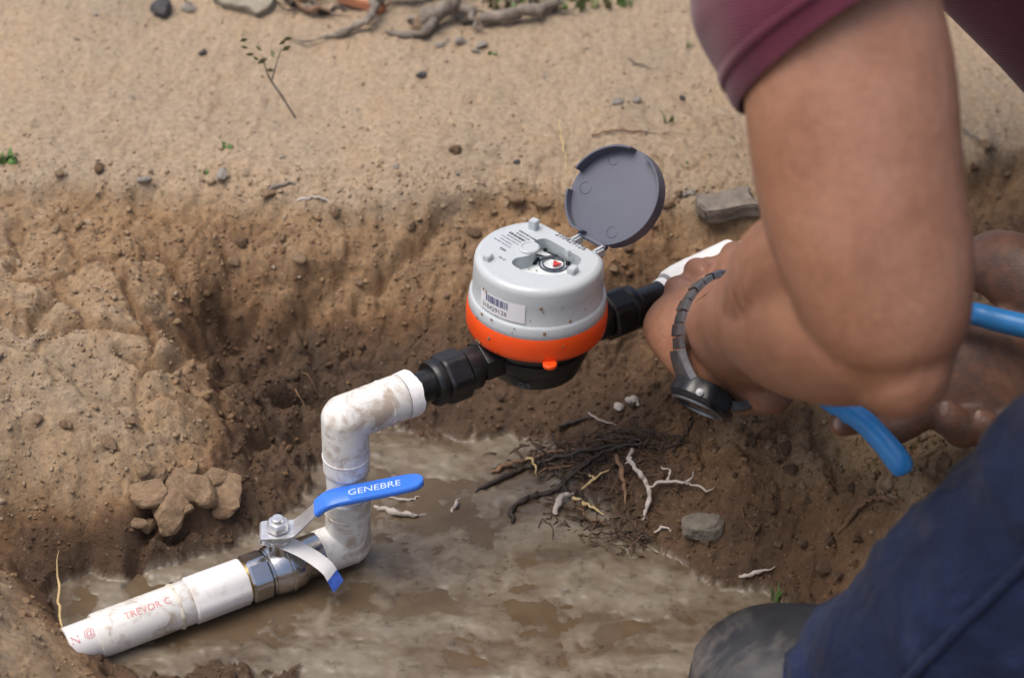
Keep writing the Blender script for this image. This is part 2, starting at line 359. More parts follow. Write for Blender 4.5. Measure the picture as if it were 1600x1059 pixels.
def ground(x, y):
    """height, dampness of the ground at x, y (numpy arrays)"""
    wx = x + .012*fbm(x, y, .05, 3, 90); wy = y + .012*fbm(x, y, .05, 3, 91)
    z = evalr(CO_Z, wx, wy); d = evalr(CO_D, wx, wy).clip(0, 1); r = evalr(CO_R, x, y).clip(0, 1)
    dn = d + .10*fbm(x, y, .03, 4, 55); ss = ((dn-.40)/.22).clip(0, 1); ss = ss*ss*(3-2*ss); d = (.45*d + .55*(.05+.85*ss)*((d > .05)*1.0) + .55*d*(d <= .05)).clip(0, 1)
    R_ = np.hypot(x, y-.1); fade = ((R_-1.0)/.6).clip(0, 1); fade = fade*fade*(3-2*fade)
    z = z*(1-fade) + fade*(.03 + .05*fbm(x, y, 1.5, 3, 70)); d = d*(1-fade)+.08*fade; r = r*(1-fade)+.3*fade
    floor = ((-.1235 - z + .010*fbm(x, y, .030, 6, 77, .68) + .004*fbm(x, y, .009, 3, 79))/.0014).clip(0, 1)*(d > .6)
    dry = 1-floor
    # crumbling lip where the flat sand breaks off into the pit
    ry = np.interp(x, RIM[:,0], RIM[:,1]) + .012*fbm(x, y*.3, .05, 4, 63, .6); sd_ = ry-y
    lip = 1/(1+np.exp(-(sd_/.0030).clip(-30, 30))); inn = lip*np.exp(-(sd_.clip(0, 9)/.075))
    z = z - (1-fade)*dry*.016*inn*(.55+.9*(vnoise(x/.04, y/.04, 88)+.5)); d = (d*(.25+.75*lip) + .17*inn*(1-fade)).clip(0, 1)
    # the bulky broken mass of the left bank
    msk = np.exp(-(((x+.27)/.17)**2+((y-.07)/.095)**2)); ww_ = .022*fbm(x, y, .05, 3, 64)
    e1, e2, eid = worley(x+ww_, y*1.25+.022*fbm(x, y, .05, 3, 65), .062, 66)
    z = z + msk*(.020*(eid-.45)*np.sqrt((1-.8*e1*e1).clip(0, 1)) - .010*np.exp(-((e2-e1)/.10)**2)); d = (d + msk*.14*np.exp(-((e2-e1)/.16)**2)).clip(0, 1)
    # broad lumps, ridges, clods, grain
    z = z + dry*(.010*r*fbm(x, y, .07, 3, 1) + .010*r*(ridged(wx, wy, .045, 3, 20)-.55))
    d1, d2, cid = worley(x+.006*fbm(x,y,.02,2,5), y+.006*fbm(x,y,.02,2,6), .020, 3)
    z = z + dry*r*(.0058*(cid-.45)*np.sqrt((1-d1*d1).clip(0, 1)) - .0030*(1-((d2-d1)/.22).clip(0, 1)))
    d1, d2, cid = worley(x, y, .0075, 8)
    z = z + dry*(.3+.7*r)*.0020*(cid-.3)*np.sqrt((1-1.2*d1*d1).clip(0, 1))
    z = z + dry*(.0026*fbm(x, y, .010, 3, 40))*(.5+.5*r)
    d1, d2, cid = worley(x, y, .0048, 18)
    z = z + dry*(.35+.65*r)*.0016*(cid-.3)*np.sqrt((1-1.3*d1*d1).clip(0, 1))
    c1, c2, _ = worley(x+.010*fbm(x, y, .02, 3, 67), y+.010*fbm(x, y, .02, 3, 68), .034, 69); big = ((r-.35)/.4).clip(0, 1)
    z = z - dry*big*.0055*np.exp(-((c2-c1)/.055)**2)*((vnoise(x/.05, y/.05, 71)+.62).clip(0, 1))
    z = z + dry*r*.0045*(np.abs(fbm(x, y, .016, 4, 72, .6))-.22)
    for pts, zz, w, dep in CRACKS:
        q = [tuple(Z(a, b, zz))[:2] for a, b in pts]
        bb = polyline_dist(x + .004*fbm(x,y,.012,2,60), y + .004*fbm(x,y,.012,2,61), q)
        z = z - dep*np.exp(-(bb/w)**2)
    # floor of the pit: slurry with swirls
    sx = x + .02*fbm(x, y, .06, 3, 30); sy = y*1.7 + .02*fbm(x, y, .06, 3, 31)
    sw = .75*fbm(sx, sy, .050, 6, 33, .62) + .35*(ridged(sx, sy, .035, 4, 38)-.5)
    z = z*(1-floor) + floor*(np.minimum(z, -.1325) *.35 + .65*(-.1335) + .0034*sw + .0010 + .0010*fbm(x, y, .008, 3, 35))
    return z, d, r, floor, sw
def graded(a, b, h, far, g=1.13):
    c = list(np.arange(a, b, h)); s = h; q = c[-1]
    while q < far: s = min(s*g, 4); q += s; c.append(q)
    s = h; q = c[0]; lo = []
    while q > -far: s = min(s*g, 4); q -= s; lo.append(q)
    return np.array(lo[::-1]+c)
def grid_mesh(name, gx, gy, fn):
    X, Y = np.meshgrid(gx, gy); nx, ny = len(gx), len(gy)
    zz = fn(X, Y); V = np.stack([X, Y, zz], -1).reshape(-1, 3)
    i = np.arange(ny-1)[:,None]*nx + np.arange(nx-1)[None,:]
    F = np.stack([i, i+1, i+nx+1, i+nx], -1).reshape(-1, 4)
    me = bpy.data.meshes.new(name); me.vertices.add(len(V)); me.vertices.foreach_set('co', V.ravel())
    me.loops.add(F.size); me.loops.foreach_set('vertex_index', F.ravel().astype(np.int32))
    me.polygons.add(len(F)); me.polygons.foreach_set('loop_start', np.arange(0, F.size, 4, dtype=np.int32))
    me.update(calc_edges=True); return me, X, Y
gx = graded(-.46, .52, .0016, 60); gy = np.concatenate([graded(-.36, .24, .0016, 60, 1.035)])
_st = {}
def _fn(X, Y):
    z, d, r, fl, sw = ground(X, Y); _st['d'] = d; _st['f'] = fl; _st['sw'] = sw; _st['z'] = z; return z
gme, GX, GY = grid_mesh('ground', gx, gy, _fn)
def attr(me, name, a):
    at = me.attributes.new(name, 'FLOAT', 'POINT'); at.data.foreach_set('value', a.ravel().astype(np.float32))
attr(gme, 'damp', _st['d']); attr(gme, 'mud', _st['f']*((_st['z']-WATER_Z+.003)/.003).clip(0,1)); 
attr(gme, 'silt', (_st['sw']*1.2+.55).clip(0,1))
# soil: dry sand to damp loam, pale silt on the pit floor
m, nt, b = newmat('soil')
A = {k: node(nt, 'ShaderNodeAttribute', attribute_name=k).outputs['Fac'] for k in ('damp','mud','silt')}
nz = noise(nt, 9, 6, .62); nf = noise(nt, 210, 8, .72); nm = noise(nt, 45, 6, .65)
dm = node(nt, 'ShaderNodeMath', operation='ADD'); nt.links.new(A['damp'], dm.inputs[0])
sb = node(nt, 'ShaderNodeMath', operation='MULTIPLY_ADD', i_1=.42, i_2=-.21); nt.links.new(nm, sb.inputs[0]); nt.links.new(sb.outputs[0], dm.inputs[1])
cr = ramp(nt, [(.0, (.40,.312,.215)), (.10, (.385,.285,.180)), (.22, (.33,.222,.125)), (.38, (.235,.142,.074)), (.62, (.138,.080,.042)), (.95, (.080,.049,.029))]); nt.links.new(dm.outputs[0], cr.inputs[0])
gr = ramp(nt, [(.25, .50), (.5, .98), (.72, 1.32)]); nt.links.new(nf, gr.inputs[0])
c = mixc(nt, cr.outputs[0], gr.outputs[0], .85, 'MULTIPLY')
pr = ramp(nt, [(.3, (.86,.88,.92)), (.7, (1.12,1.06,1.0))]); nt.links.new(nz, pr.inputs[0])
c = mixc(nt, c, pr.outputs[0], .8, 'MULTIPLY')
# single pale and dark grains
vo = node(nt, 'ShaderNodeTexVoronoi', i_Scale=330.0); nt.links.new(nt.nodes.new('ShaderNodeTexCoord').outputs['Object'], vo.inputs['Vector'])
gs = node(nt, 'ShaderNodeSeparateColor'); nt.links.new(vo.outputs['Color'], gs.inputs[0])
pg = ramp(nt, [(.92, 0.), (.95, .32)]); nt.links.new(gs.outputs[0], pg.inputs[0]); dg_ = ramp(nt, [(.90, 0.), (.94, .6)]); nt.links.new(gs.outputs[1], dg_.inputs[0])
vd = ramp(nt, [(.25, 1.), (.42, 0.)]); nt.links.new(vo.outputs['Distance'], vd.inputs[0])
def mul(a_, b_):
    n = node(nt, 'ShaderNodeMath', operation='MULTIPLY'); nt.links.new(a_, n.inputs[0]); nt.links.new(b_, n.inputs[1]); return n.outputs[0]
c = mixc(nt, c, mixc(nt, c, (.62,.52,.40), .6), mul(pg.outputs[0], vd.outputs[0])); c = mixc(nt, c, (.07,.05,.04), mul(dg_.outputs[0], vd.outputs[0]))
sr = ramp(nt, [(.12, (.090,.065,.042)), (.40, (.135,.106,.074)), (.62, (.163,.134,.096)), (.90, (.205,.176,.134))]); nt.links.new(A['silt'], sr.inputs[0])
sc = mixc(nt, sr.outputs[0], pr.outputs[0], .5, 'MULTIPLY')
sp = ramp(nt, [(.32, .30), (.44, 1.)]); nt.links.new(noise(nt, 75, 7, .7), sp.inputs[0]); sc = mixc(nt, sc, sp.outputs[0], .7, 'MULTIPLY')
c = mixc(nt, c, sc, A['mud']); nt.links.new(c, b.inputs['Base Color'])
rr = ramp(nt, [(.0, 1.), (.5, .9), (.8, .55), (1., .42)]); nt.links.new(dm.outputs[0], rr.inputs[0])
ro = mixc(nt, rr.outputs[0], (.24,.24,.24), A['mud']); nt.links.new(ro, b.inputs['Roughness']); b.inputs['Specular IOR Level'].default_value = .4
bs = node(nt, 'ShaderNodeMath', operation='MULTIPLY_ADD', i_1=-.85, i_2=1.0); nt.links.new(A['mud'], bs.inputs[0])
bn = bump(nt, noise(nt, 330, 9, .75), .9, .0025, b); nt.links.new(bs.outputs[0], bn.inputs['Strength'])
tag(link('ground', gme, m), kind='structure')
def gz(x, y):
    z, *_ = ground(np.array([float(x)]), np.array([float(y)])); return float(z[0])
def gzs(x, y): return ground(np.asarray(x, float), np.asarray(y, float))
GZ = _st['z']
def lookup(x, y):
    fx = np.interp(x, gx, np.arange(len(gx))); fy = np.interp(y, gy, np.arange(len(gy)))
    i = np.clip(fx.astype(int), 0, len(gx)-2); j = np.clip(fy.astype(int), 0, len(gy)-2); u, v = fx-i, fy-j
    return (GZ[j,i]*(1-u)+GZ[j,i+1]*u)*(1-v)+(GZ[j+1,i]*(1-u)+GZ[j+1,i+1]*u)*v
def on_ground(px, py):
    """the point of the ground seen along a line of sight"""
    r = ray(px, py); t = np.linspace(.95, 3.2, 1800); pts = CAM[None,:] + t[:,None]*r[None,:]
    i = np.argmax(pts[:,2] < lookup(pts[:,0], pts[:,1]))
    return Vector(pts[i])

# muddy water standing on the pit floor
wx_ = np.arange(-.42, .30, .004); wy_ = np.arange(-.36, .08, .004)
wme, _, _ = grid_mesh('muddy_water', wx_, wy_, lambda X, Y: np.full(X.shape, WATER_Z) + .00015*fbm(X, Y, .03, 2, 3))
m, nt, b = newmat('muddy water')
n = noise(nt, 22, 6, .6, 1.2); cr = ramp(nt, [(.3, (.085,.058,.034)), (.6, (.115,.083,.051)), (.8, (.15,.118,.080))]); nt.links.new(n, cr.inputs[0])
nt.links.new(cr.outputs[0], b.inputs['Base Color']); b.inputs['Roughness'].default_value = .09; b.inputs['IOR'].default_value = 1.33
bump(nt, noise(nt, 25, 3, .5), .12, .003, b)
tag(link('muddy_water', wme, m), kind='structure')
#--PART2--
# ------------------------------------------------------------------ water meter
AZ = math.radians(35.5)                                        # direction of the pipe run
MO = Vector((math.cos(AZ), math.sin(AZ), 0))*-.0065
MM = Matrix.Translation(MO) @ Matrix.Rotation(AZ, 4, 'Z')
MI = MM.inverted()
meter = empty('water_meter', MO, (0,0,AZ))
meter.scale = (1,1,.945); meter.location.z = .0035
tag(meter, 'round grey and orange water meter with its dark lid flipped open', 'water meter')
TOPZ = .0765
NA = math.radians(11)                                          # hinge side, measured from the outlet
def chord(d, R, rc=.010):
    """circle of radius R cut by a chord at distance d on the hinge side, corner softened"""
    def g(a, r, z):
        k = (a-NA+math.pi) % (2*math.pi) - math.pi
        f = r/R
        c = d/max(math.cos(k), .05)
        m = -math.log(math.exp(-R/.0022)+math.exp(-min(c, .09)/.0022))*.0022 if abs(k) < 1.5 else R
        return m*f if f > .3 else r
    return g
# black brass-bodied lower case
prof = [(.0,-.027),(.026,-.027),(.0325,-.0255),(.0345,-.022),(.0352,-.012),(.0385,-.010),(.0400,-.004),(.0400,.0005),(.0385,.0015),(.0385,.0045),(.0425,.006),(.0445,.010),(.0445,.0138),(.0,.0138)]
body = MB().add(*lathe(prof, 72)).build('lower_case', MAT['black_plastic'], meter, sharp=40)
for sgn in (-1, 1):                                            # the two threaded ports with hexagonal roots
    mb = MB()
    v, f = lathe([(.0,.030),(.0150,.030),(.0155,.031),(.0155,.050),(.0150,.051),(.0135,.0512),(.0135,.066),(.0,.066)], 48, lambda a, r, z: hexr(.93,1.05)(a, r, z) if z < .0511 and r > .01 else r)
    mb.add(v, f).build('port', MAT['black_plastic'], meter, sharp=30, mtx=axis_mtx((0,0,-.003), (sgn,0,0)))
t = text_mesh('Q/S', .0062, .0002, 'CENTER')
for vv in t.vertices:
    a = math.radians(-102) - AZ + vv.co.x/.0357; q = .0357+vv.co.z; vv.co = (q*math.cos(a), q*math.sin(a), -.0215+vv.co.y)
link('size_mark', t, MAT['lid'], body, False)
# orange clamping ring
prof = [(.0450,.0142),(.0490,.0140),(.0508,.0152),(.0515,.019),(.0517,.026),(.0512,.032),(.0503,.0350),(.0480,.0352)]
ring = MB().add(*lathe(prof, 96, closed=False)).build('sealing_ring', MAT['orange'], meter, sharp=50)
la = math.radians(-79) - AZ
mb = MB(); mb.add(*lathe([(.0,.0),(.0045,.0),(.0052,.0008),(.0052,.0028),(.0045,.0036),(.0,.0036)], 24))
mb.build('seal_lug', MAT['orange'], ring, sharp=40, mtx=Matrix.Translation((.0527*math.cos(la), .0527*math.sin(la), .0128)))
# light grey housing, its side
prof = [(.0470,.0340),(.0496,.0342),(.0502,.0350),(.0500,.0385),(.0494,.0430),(.0486,.0445),(.0478,.0449),(.0474,.0456),(.0470,.060),(.0465,.0708),(.0459,.0738),(.0444,.0757),(.0420,TOPZ)]
ch = chord(.0335, .0465)
house = MB().add(*lathe(prof, 128, lambda a, r, z: ch(a, r, z) if z > .0453 else r, closed=False)).build('housing', MAT['grey_plastic'], meter, sharp=60)
# top plate with a heart shaped window, from its outline on the level of the plate
def loc(px, py, z): return MI @ Z(px, py, z)
HEART = [(650,340),(700,308),(760,292),(820,300),(905,345),(1000,400),(1100,455),(1178,500),(1182,545),(1120,612),(1020,672),(920,690),(800,690),(700,682),(600,662),(500,622),(430,575),(432,530),(480,505),(560,490),(640,462),(685,425),(680,380)]
hp = [loc(740+a/7.06, 330+b_/7.06, TOPZ) for a, b_ in HEART]
cu = bpy.data.curves.new('plate', 'CURVE'); cu.dimensions = '2D'; cu.fill_mode = 'BOTH'; cu.extrude = .0011
def spl(pts):
    s = cu.splines.new('POLY'); s.points.add(len(pts)-1)
    for q, p in zip(s.points, pts): q.co = (p[0], p[1], 0, 1)
    s.use_cyclic_u = True
spl([(ch(a, .0420, TOPZ)*math.cos(a), ch(a, .0420, TOPZ)*math.sin(a)) for a in [2*math.pi*j/128 for j in range(128)]])
hs = catmull([tuple(p)[:2] for p in hp]+[tuple(hp[0])[:2]], 3)[:-1]; spl(hs)
co = bpy.data.objects.new('plate', cu); COL.objects.link(co); dgr = bpy.context.evaluated_depsgraph_get(); dgr.update()
pm_ = bpy.data.meshes.new_from_object(co.evaluated_get(dgr)); bpy.data.objects.remove(co); pm_.materials.clear()
pm_.transform(Matrix.Translation((0,0,TOPZ-.0011))); plate = link('top_plate', pm_, MAT['grey_plastic'], meter, False)
# walls of the window well, dial and glass
hs2 = [tuple(q) for q in hs]; cc = np.mean(hs, axis=0)
wr = [[(q[0]*1.0, q[1]*1.0, TOPZ-.0020) for q in hs2], [(cc[0]+(q[0]-cc[0])*1.02, cc[1]+(q[1]-cc[1])*1.02, TOPZ-.0115) for q in hs2]]
MB().add(*rings(wr, False)).build('window_well', MAT['grey_plastic'], plate, sharp=40)
dl = MB().add(*lathe([(.0,TOPZ-.0125),(.0405,TOPZ-.0125),(.0405,TOPZ-.0112),(.0,TOPZ-.0112)], 64)).build('dial', MAT['dial'], meter, sharp=40)
DZ = TOPZ-.0112
def dloc(px, py): return loc(740+px/7.06, 330+py/7.06, DZ)
g0 = dloc(880, 590)
mb = MB()                                                     # counter wheels and gears seen through the window
for r0, r1, zz in ((.0105,.0096,.0012),(.0080,.0074,.0016)):
    mb.add(*lathe([(r1,0),(r0,0),(r0,zz),(r1,zz),(r1,0)], 32, closed=False))
mb.build('flow_wheel', MAT['lid'], dl, sharp=30, mtx=Matrix.Translation((g0.x, g0.y, DZ+.0002)))
mb = MB()
for px, py, s in ((790,440,.0016),(668,580,.0020),(710,545,.0014),(905,515,.0016),(1040,590,.0018)):
    q = dloc(px, py); mb.add(*[[(x+q.x, y+q.y, z_+DZ) for x, y, z_ in lathe([(0,.0003),(s,.0003),(s,.0022),(0,.0022)], 14)[0]], lathe([(0,0),(s,0),(s,1),(0,1)], 14)[1]])
for a0, a1 in (((690,490),(1040,560)),((780,440),(920,510))):
    q0, q1 = dloc(*a0), dloc(*a1); mb.add(*tube([(q0.x,q0.y,DZ+.001),(q1.x,q1.y,DZ+.001)], .0006, 6, 1))
mb.build('gear_train', MAT['watch_black'], dl, sharp=30)
q = dloc(905, 600); mb = MB(); mb.add([(q.x-.004,q.y-.002,DZ+.0025),(q.x+.003,q.y-.003,DZ+.0025),(q.x+.001,q.y+.004,DZ+.0025),(q.x-.004,q.y-.002,DZ+.0016),(q.x+.003,q.y-.003,DZ+.0016),(q.x+.001,q.y+.004,DZ+.0016)], [(0,1,2),(5,4,3),(0,3,4,1),(1,4,5,2),(2,5,3,0)])
mb.build('pointer', MAT['red'], dl, False)
for px, py in ((605,635),(695,655),(540,600)):
    q = dloc(px, py); MB().add(*box((q.x, q.y, DZ+.0001), (.0005,.0022,.0002))).build('scale_tick', MAT['ink'], dl, False)
gm, nt, b = newmat('clear glass'); b.inputs['Base Color'].default_value = (.95,.98,.98,1); b.inputs['Roughness'].default_value = .03; b.inputs['Transmission Weight'].default_value = 1; b.inputs['IOR'].default_value = 1.05
v = [(q[0]*.998, q[1]*.998, TOPZ-.006) for q in hs2]; v2 = [(x, y, z_-.0006) for x, y, z_ in v]; n_ = len(v)
cz = [(cc[0], cc[1], TOPZ-.006), (cc[0], cc[1], TOPZ-.0066)]
mb = MB(); mb.add(*rings([v2, v], True)); mb.build('glass_pane', gm, plate, sharp=30)
# posts, round boss, hinge lugs
for px, py, sx, sy, hh in ((664,180,.0062,.0062,.0085),(160,520,.0070,.0050,.0050),(1092,665,.0075,.0055,.0052),(1035,480,.0030,.0040,.0060)):
    q = loc(740+px/7.06, 330+py/7.06, TOPZ); v, f = box((0,0,hh/2-.0004), (sx,sy,hh), .0006)
    MB().add(v, f).build('lid_post', MAT['grey_plastic'], plate, sharp=30, mtx=Matrix.Translation((q.x,q.y,TOPZ-.0003)) @ Matrix.Rotation(NA+.2, 4, 'Z'))
q = loc(740+610/7.06, 330+400/7.06, TOPZ)
MB().add(*lathe([(.0,0),(.0078,0),(.0078,.0015),(.0070,.0022),(.0052,.0022),(.0048,.0015),(.0,.0015)], 32)).build('boss', MAT['grey_plastic'], plate, sharp=30, mtx=Matrix.Translation((q.x,q.y,TOPZ-.0002)))
hn = Vector((math.cos(NA), math.sin(NA), 0)); hh_ = Vector((math.sin(NA), -math.cos(NA), 0))   # outward, along the hinge
HINGE = hn*.0425 + Vector((0,0,TOPZ-.001))
for s in (.0015, .0235):
    c_ = hn*.0375 + hh_*s + Vector((0,0,TOPZ-.004)); v, f = box((0,0,0), (.012,.0048,.009), .0015)
    MB().add(v, f).build('hinge_lug', MAT['grey_plastic'], plate, sharp=30, mtx=Matrix.Translation(c_) @ Matrix.Rotation(NA, 4, 'Z'))
MB().add(*tube([HINGE+hh_*-.001, HINGE+hh_*.026], .0022, 12, 1)).build('hinge_pin', MAT['lid'], meter, sharp=40)
# printing on the plate and the sticker on the side
def flat_text(s, size, org, xd, yd, name, mat, parent, align='CENTER'):
    t = text_mesh(s, size, .00006, align); xd = Vector(xd).normalized(); yd = Vector(yd).normalized(); zd = xd.cross(yd)
    for vv in t.vertices: vv.co = Vector(org) + xd*vv.co.x + yd*vv.co.y + zd*(vv.co.z+.00015)
    return link(name, t, mat, parent, False)
flat_text('210429126', .0064, hn*.0268 + hh_*.004 + Vector((0,0,TOPZ)), hh_, hn, 'serial_number', MAT['ink'], plate)
for k, (wid, th) in enumerate(((.016,.0016),(.013,.0012),(.019,.0022),(.015,.0010),(.018,.0010),(.012,.0010),(.016,.0010))):
    q0 = loc(740+(590-k*46)/7.06, 330+(255+k*14)/7.06, TOPZ)
    d0 = (loc(740+600/7.06, 330+320/7.06, TOPZ)-loc(740+440/7.06, 330+225/7.06, TOPZ)).normalized(); mb = MB(); s = -wid/2
    while s < wid/2:                                          # a line of print too small to read: broken dashes
        L = rng.uniform(.0006,.0022); c0 = q0+d0*(s+L/2); n0 = Vector((-d0.y, d0.x, 0)); e = .00012
        v = [c0+d0*a*L/2+n0*b2*th/2+Vector((0,0,e)) for a, b2 in ((-1,-1),(1,-1),(1,1),(-1,1))]; mb.add(v, [(0,1,2,3)]); s += L+rng.uniform(.0003,.0008)
    mb.build('printed_line', MAT['ink'] if k < 4 else MAT['lid'], plate, False)
for px, py in ((310,420),(300,520)):
    q = loc(740+px/7.06, 330+py/7.06, TOPZ); flat_text('R80' if py < 500 else 'H-V', .0038, q, d0, Vector((-d0.y,d0.x,0)), 'approval_mark', MAT['lid'], plate)
RS = .0478
def on_side(x, y, z_, a0=math.radians(-124)-AZ, z0=.0555, off=0.):
    a = a0 + x/RS; q = RS - (z0+y-.046)*.02 + off + z_; return Vector((q*math.cos(a), q*math.sin(a), z0+y))
mb = MB(); n = 20; o1 = [on_side(-.0195+.039*i/n, -.008+.0*i, 0, off=.00005) for i in range(n+1)]; o2 = [on_side(-.0195+.039*i/n, .0082, 0, off=.00005) for i in range(n+1)]
mb.add(o1+o2, [(i, i+1, n+2+i, n+1+i) for i in range(n)]); stk = mb.build('barcode_sticker', MAT['sticker'], house)
mb = MB(); x = -.0135
while x < .0065:
    w = rng.choice((.0003,.0003,.0005,.0008)); mb.add([on_side(x,.0005,0,off=.0002), on_side(x+w,.0005,0,off=.0002), on_side(x+w,.0068,0,off=.0002), on_side(x,.0068,0,off=.0002)], [(0,1,2,3)]); x += w+rng.choice((.0003,.0004,.0007))
mb.build('barcode', MAT['ink_blue'], stk, False)
t = text_mesh('210429126', .0056, 0, 'LEFT')
for vv in t.vertices: vv.co = on_side(-.0172+vv.co.x*.92, -.0055+vv.co.y, 0, off=.0002)
link('serial_number', t, MAT['ink'], stk, False)
mb = MB()                                                     # mud splashes
for _ in range(26):
    a = rng.uniform(-150, -40); a = math.radians(a)-AZ; zz = rng.uniform(.016,.066); rr = (.0519 if zz < .034 else .0502 if zz < .044 else .0474); s = rng.uniform(.0004,.0013)
    mt = axis_mtx((rr*math.cos(a), rr*math.sin(a), zz), (math.cos(a), math.sin(a), 0)); v, f = lathe([(.0,.0),(s,.0),(s*.8,s*.3),(.0,s*.45)], 9)
    mb.add([mt @ Vector((p[0]*rng.uniform(.8,1.3), p[1]*1.3, p[2])) for p in v], f)
mb.build('mud_splash', MAT['clod_dry'], house)['kind'] = 'stuff'
# open lid: shallow cap with a broken rim, leaning back past upright
LEAN = math.radians(41); lu = Vector((0,0,1))*math.cos(LEAN)+hn*math.sin(LEAN); ln = -hn*math.cos(LEAN)+Vector((0,0,1))*math.sin(LEAN)
LC = HINGE + lu*.0362 + hh_*.0122; LR = .0388
LM = Matrix(((hh_.x,lu.x,ln.x,LC.x),(hh_.y,lu.y,ln.y,LC.y),(hh_.z,lu.z,ln.z,LC.z),(0,0,0,1)))
if LM.to_3x3().determinant() < 0:
    LM = Matrix(((-hh_.x,lu.x,ln.x,LC.x),(-hh_.y,lu.y,ln.y,LC.y),(-hh_.z,lu.z,ln.z,LC.z),(0,0,0,1)))
def lcut(a, r, z):
    k = (a+math.pi/2+math.pi) % (2*math.pi) - math.pi
    return min(r, (.0345*r/LR)/max(math.cos(k), .05)) if abs(k) < 1.2 else r
lid = MB().add(*lathe([(.0,-.0022),(.0360,-.0022),(LR,-.0008),(LR,.0012),(LR-.003,.0014),(.0,.0014)], 96, lcut)).build('lid', MAT['lid'], meter, sharp=40, mtx=LM)
SGN = 1 if LM.col[0].to_3d().dot(hh_) > 0 else -1
for a0, a1, hgt in ((-70,78,.0075),(97,172,.0085),(196,258,.0065)) if SGN > 0 else ((102,250,.0075),(8,83,.0085),(-78,-16,.0065)):
    n = 40; rs = []
    for i in range(n+1):
        a = math.radians(a0+(a1-a0)*i/n); r0 = lcut(a, LR, 0); h_ = hgt*1.25*(1 if 0 < i < n else .9)
        rs.append([((r0-e)*math.cos(a), (r0-e)*math.sin(a), z_) for e, z_ in ((.0,.0),(.0001,h_-.0004),(.0005,h_),(.0015,h_),(.0019,h_-.0004),(.0022,.0))])
    MB().add(*rings(rs)).build('rim', MAT['lid'], lid, sharp=40, mtx=LM)
for x, y, r in ((-.018,.024,.0044),(.012,-.024,.0046),(-.027,-.004,.005)):
    MB().add(*lathe([(r,.0013),(r,.0017),(r-.0004,.0018),(r-.0008,.0013)], 28, closed=False)).build('mould_mark', MAT['lid'], lid, sharp=40, mtx=LM @ Matrix.Translation((x*SGN,y,0)))
v, f = box((0,-.0345,-.0005), (.020,.006,.003), .0008); MB().add(v, f).build('hinge_tab', MAT['lid'], lid, sharp=30, mtx=LM)

# ------------------------------------------------------------------ couplings, elbows, pipes
PD = Vector((math.cos(AZ), math.sin(AZ), 0))
def coupling(sgn, label):
    e = empty('pipe_coupling', MO+PD*sgn*.052+Vector((0,0,-.003)))
    mt = axis_mtx((0,0,0), PD*sgn)
    MB().add(*lathe([(.0,.001),(.0145,.001),(.0152,.002),(.0152,.010),(.0145,.011),(.0,.011)], 40, lambda a, r, z: r*(1+.02*math.cos(20*a)) if r > .0146 else r)).build('collar', MAT['black_plastic'], e, sharp=40, mtx=mt)
    MB().add(*lathe([(.0,.0115),(.0175,.0115),(.0192,.0135),(.0192,.029),(.0178,.031),(.0,.031)], 96, lambda a, r, z: hexr(.92,1.0)(a+.25, r, z) if r > .01 else r)).build('union_nut', MAT['black_plastic'], e, sharp=25, mtx=mt)
    MB().add(*lathe([(.0,.031),(.0165,.031),(.0172,.032),(.0172,.038),(.0160,.0395),(.0,.0395)], 48, lambda a, r, z: r*(1+.012*math.cos(24*a)) if r > .0166 else r)).build('ribbed_collar', MAT['black_plastic'], e, sharp=40, mtx=mt)
    MB().add(*lathe([(.0,.0395),(.0118,.0395),(.0118,.080),(.0,.080)], 40)).build('tailpiece', MAT['black_plastic'], e, sharp=40, mtx=mt)
    tag(e, label, 'pipe coupling'); return e
coupling(-1, 'black plastic union nut between the meter and the white elbow')
coupling(1, 'black plastic union nut between the meter and the gripped white pipe')

RX, RY = -.1365, -.1000                                       # riser axis
LZ = -.117                                                    # axis of the lower run
def elbow(name, z0, vert, hdir, label, vlen, hlen, r=.0166):
    """a 90 degree socket elbow: vertical socket (vert = -1 down, +1 up) and a horizontal one"""
    e = empty(name, (RX, RY, z0)); hd = Vector(hdir).normalized(); up = Vector((0,0,vert)); R = .0175; pts = []
    pts.append(up*vlen); pts.append(up*(R+.001))
    for k in range(1, 9):
        a = math.radians(90*k/9); pts.append(up*R*(1-math.sin(a))+hd*R*(1-math.cos(a)))
    pts += [hd*(R+.001), hd*hlen]
    mb = MB(); rb = r*1.01
    for d_, L in ((up, vlen), (hd, hlen)):
        prof = [(.0,L),(r-.0012,L),(r-.0002,L-.0010),(r,L-.0025),(r,.001)] + [(rb*math.cos(math.radians(q)), -rb*math.sin(math.radians(q))*.93) for q in (8,20,35,50,65,80)] + [(.0,-rb*.93)]
        v, f = lathe(prof, 56); mt = axis_mtx((0,0,0), d_); mb.add([mt @ Vector(q) for q in v], f)
    tm = bpy.data.meshes.new('elbow_body'); tm.from_pydata(mb.v, [], mb.f); bm = bmesh.new(); bm.from_mesh(tm); bmesh.ops.recalc_face_normals(bm, faces=bm.faces); bm.to_mesh(tm); bm.free()
    tm = evaluate(tm, [('REMESH', dict(mode='VOXEL', voxel_size=.00075)), ('SMOOTH', dict(factor=.5, iterations=5))]); bod = link('elbow_body', tm, MAT['white_pvc'], e)
    for d_, L in ((up, vlen), (hd, hlen)):                    # thickened socket mouths
        MB().add(*lathe([(r-.0006,.0140),(r+.00035,.0143),(r+.00045,.0152),(r-.0006,.0156)], 48, closed=False)).build('mould_ring', MAT['white_pvc'], bod, sharp=40, mtx=axis_mtx(d_*(L+.0004 if L > .04 else L-.011), -d_))
    tag(e, label, 'pipe elbow'); return e
elbow('pvc_elbow', .001-.003, -1, PD, 'muddy white plastic elbow joined to the black coupling of the meter', .047, .046)
VD = Vector((-math.cos(math.radians(32.5)), -math.sin(math.radians(32.5)), 0))
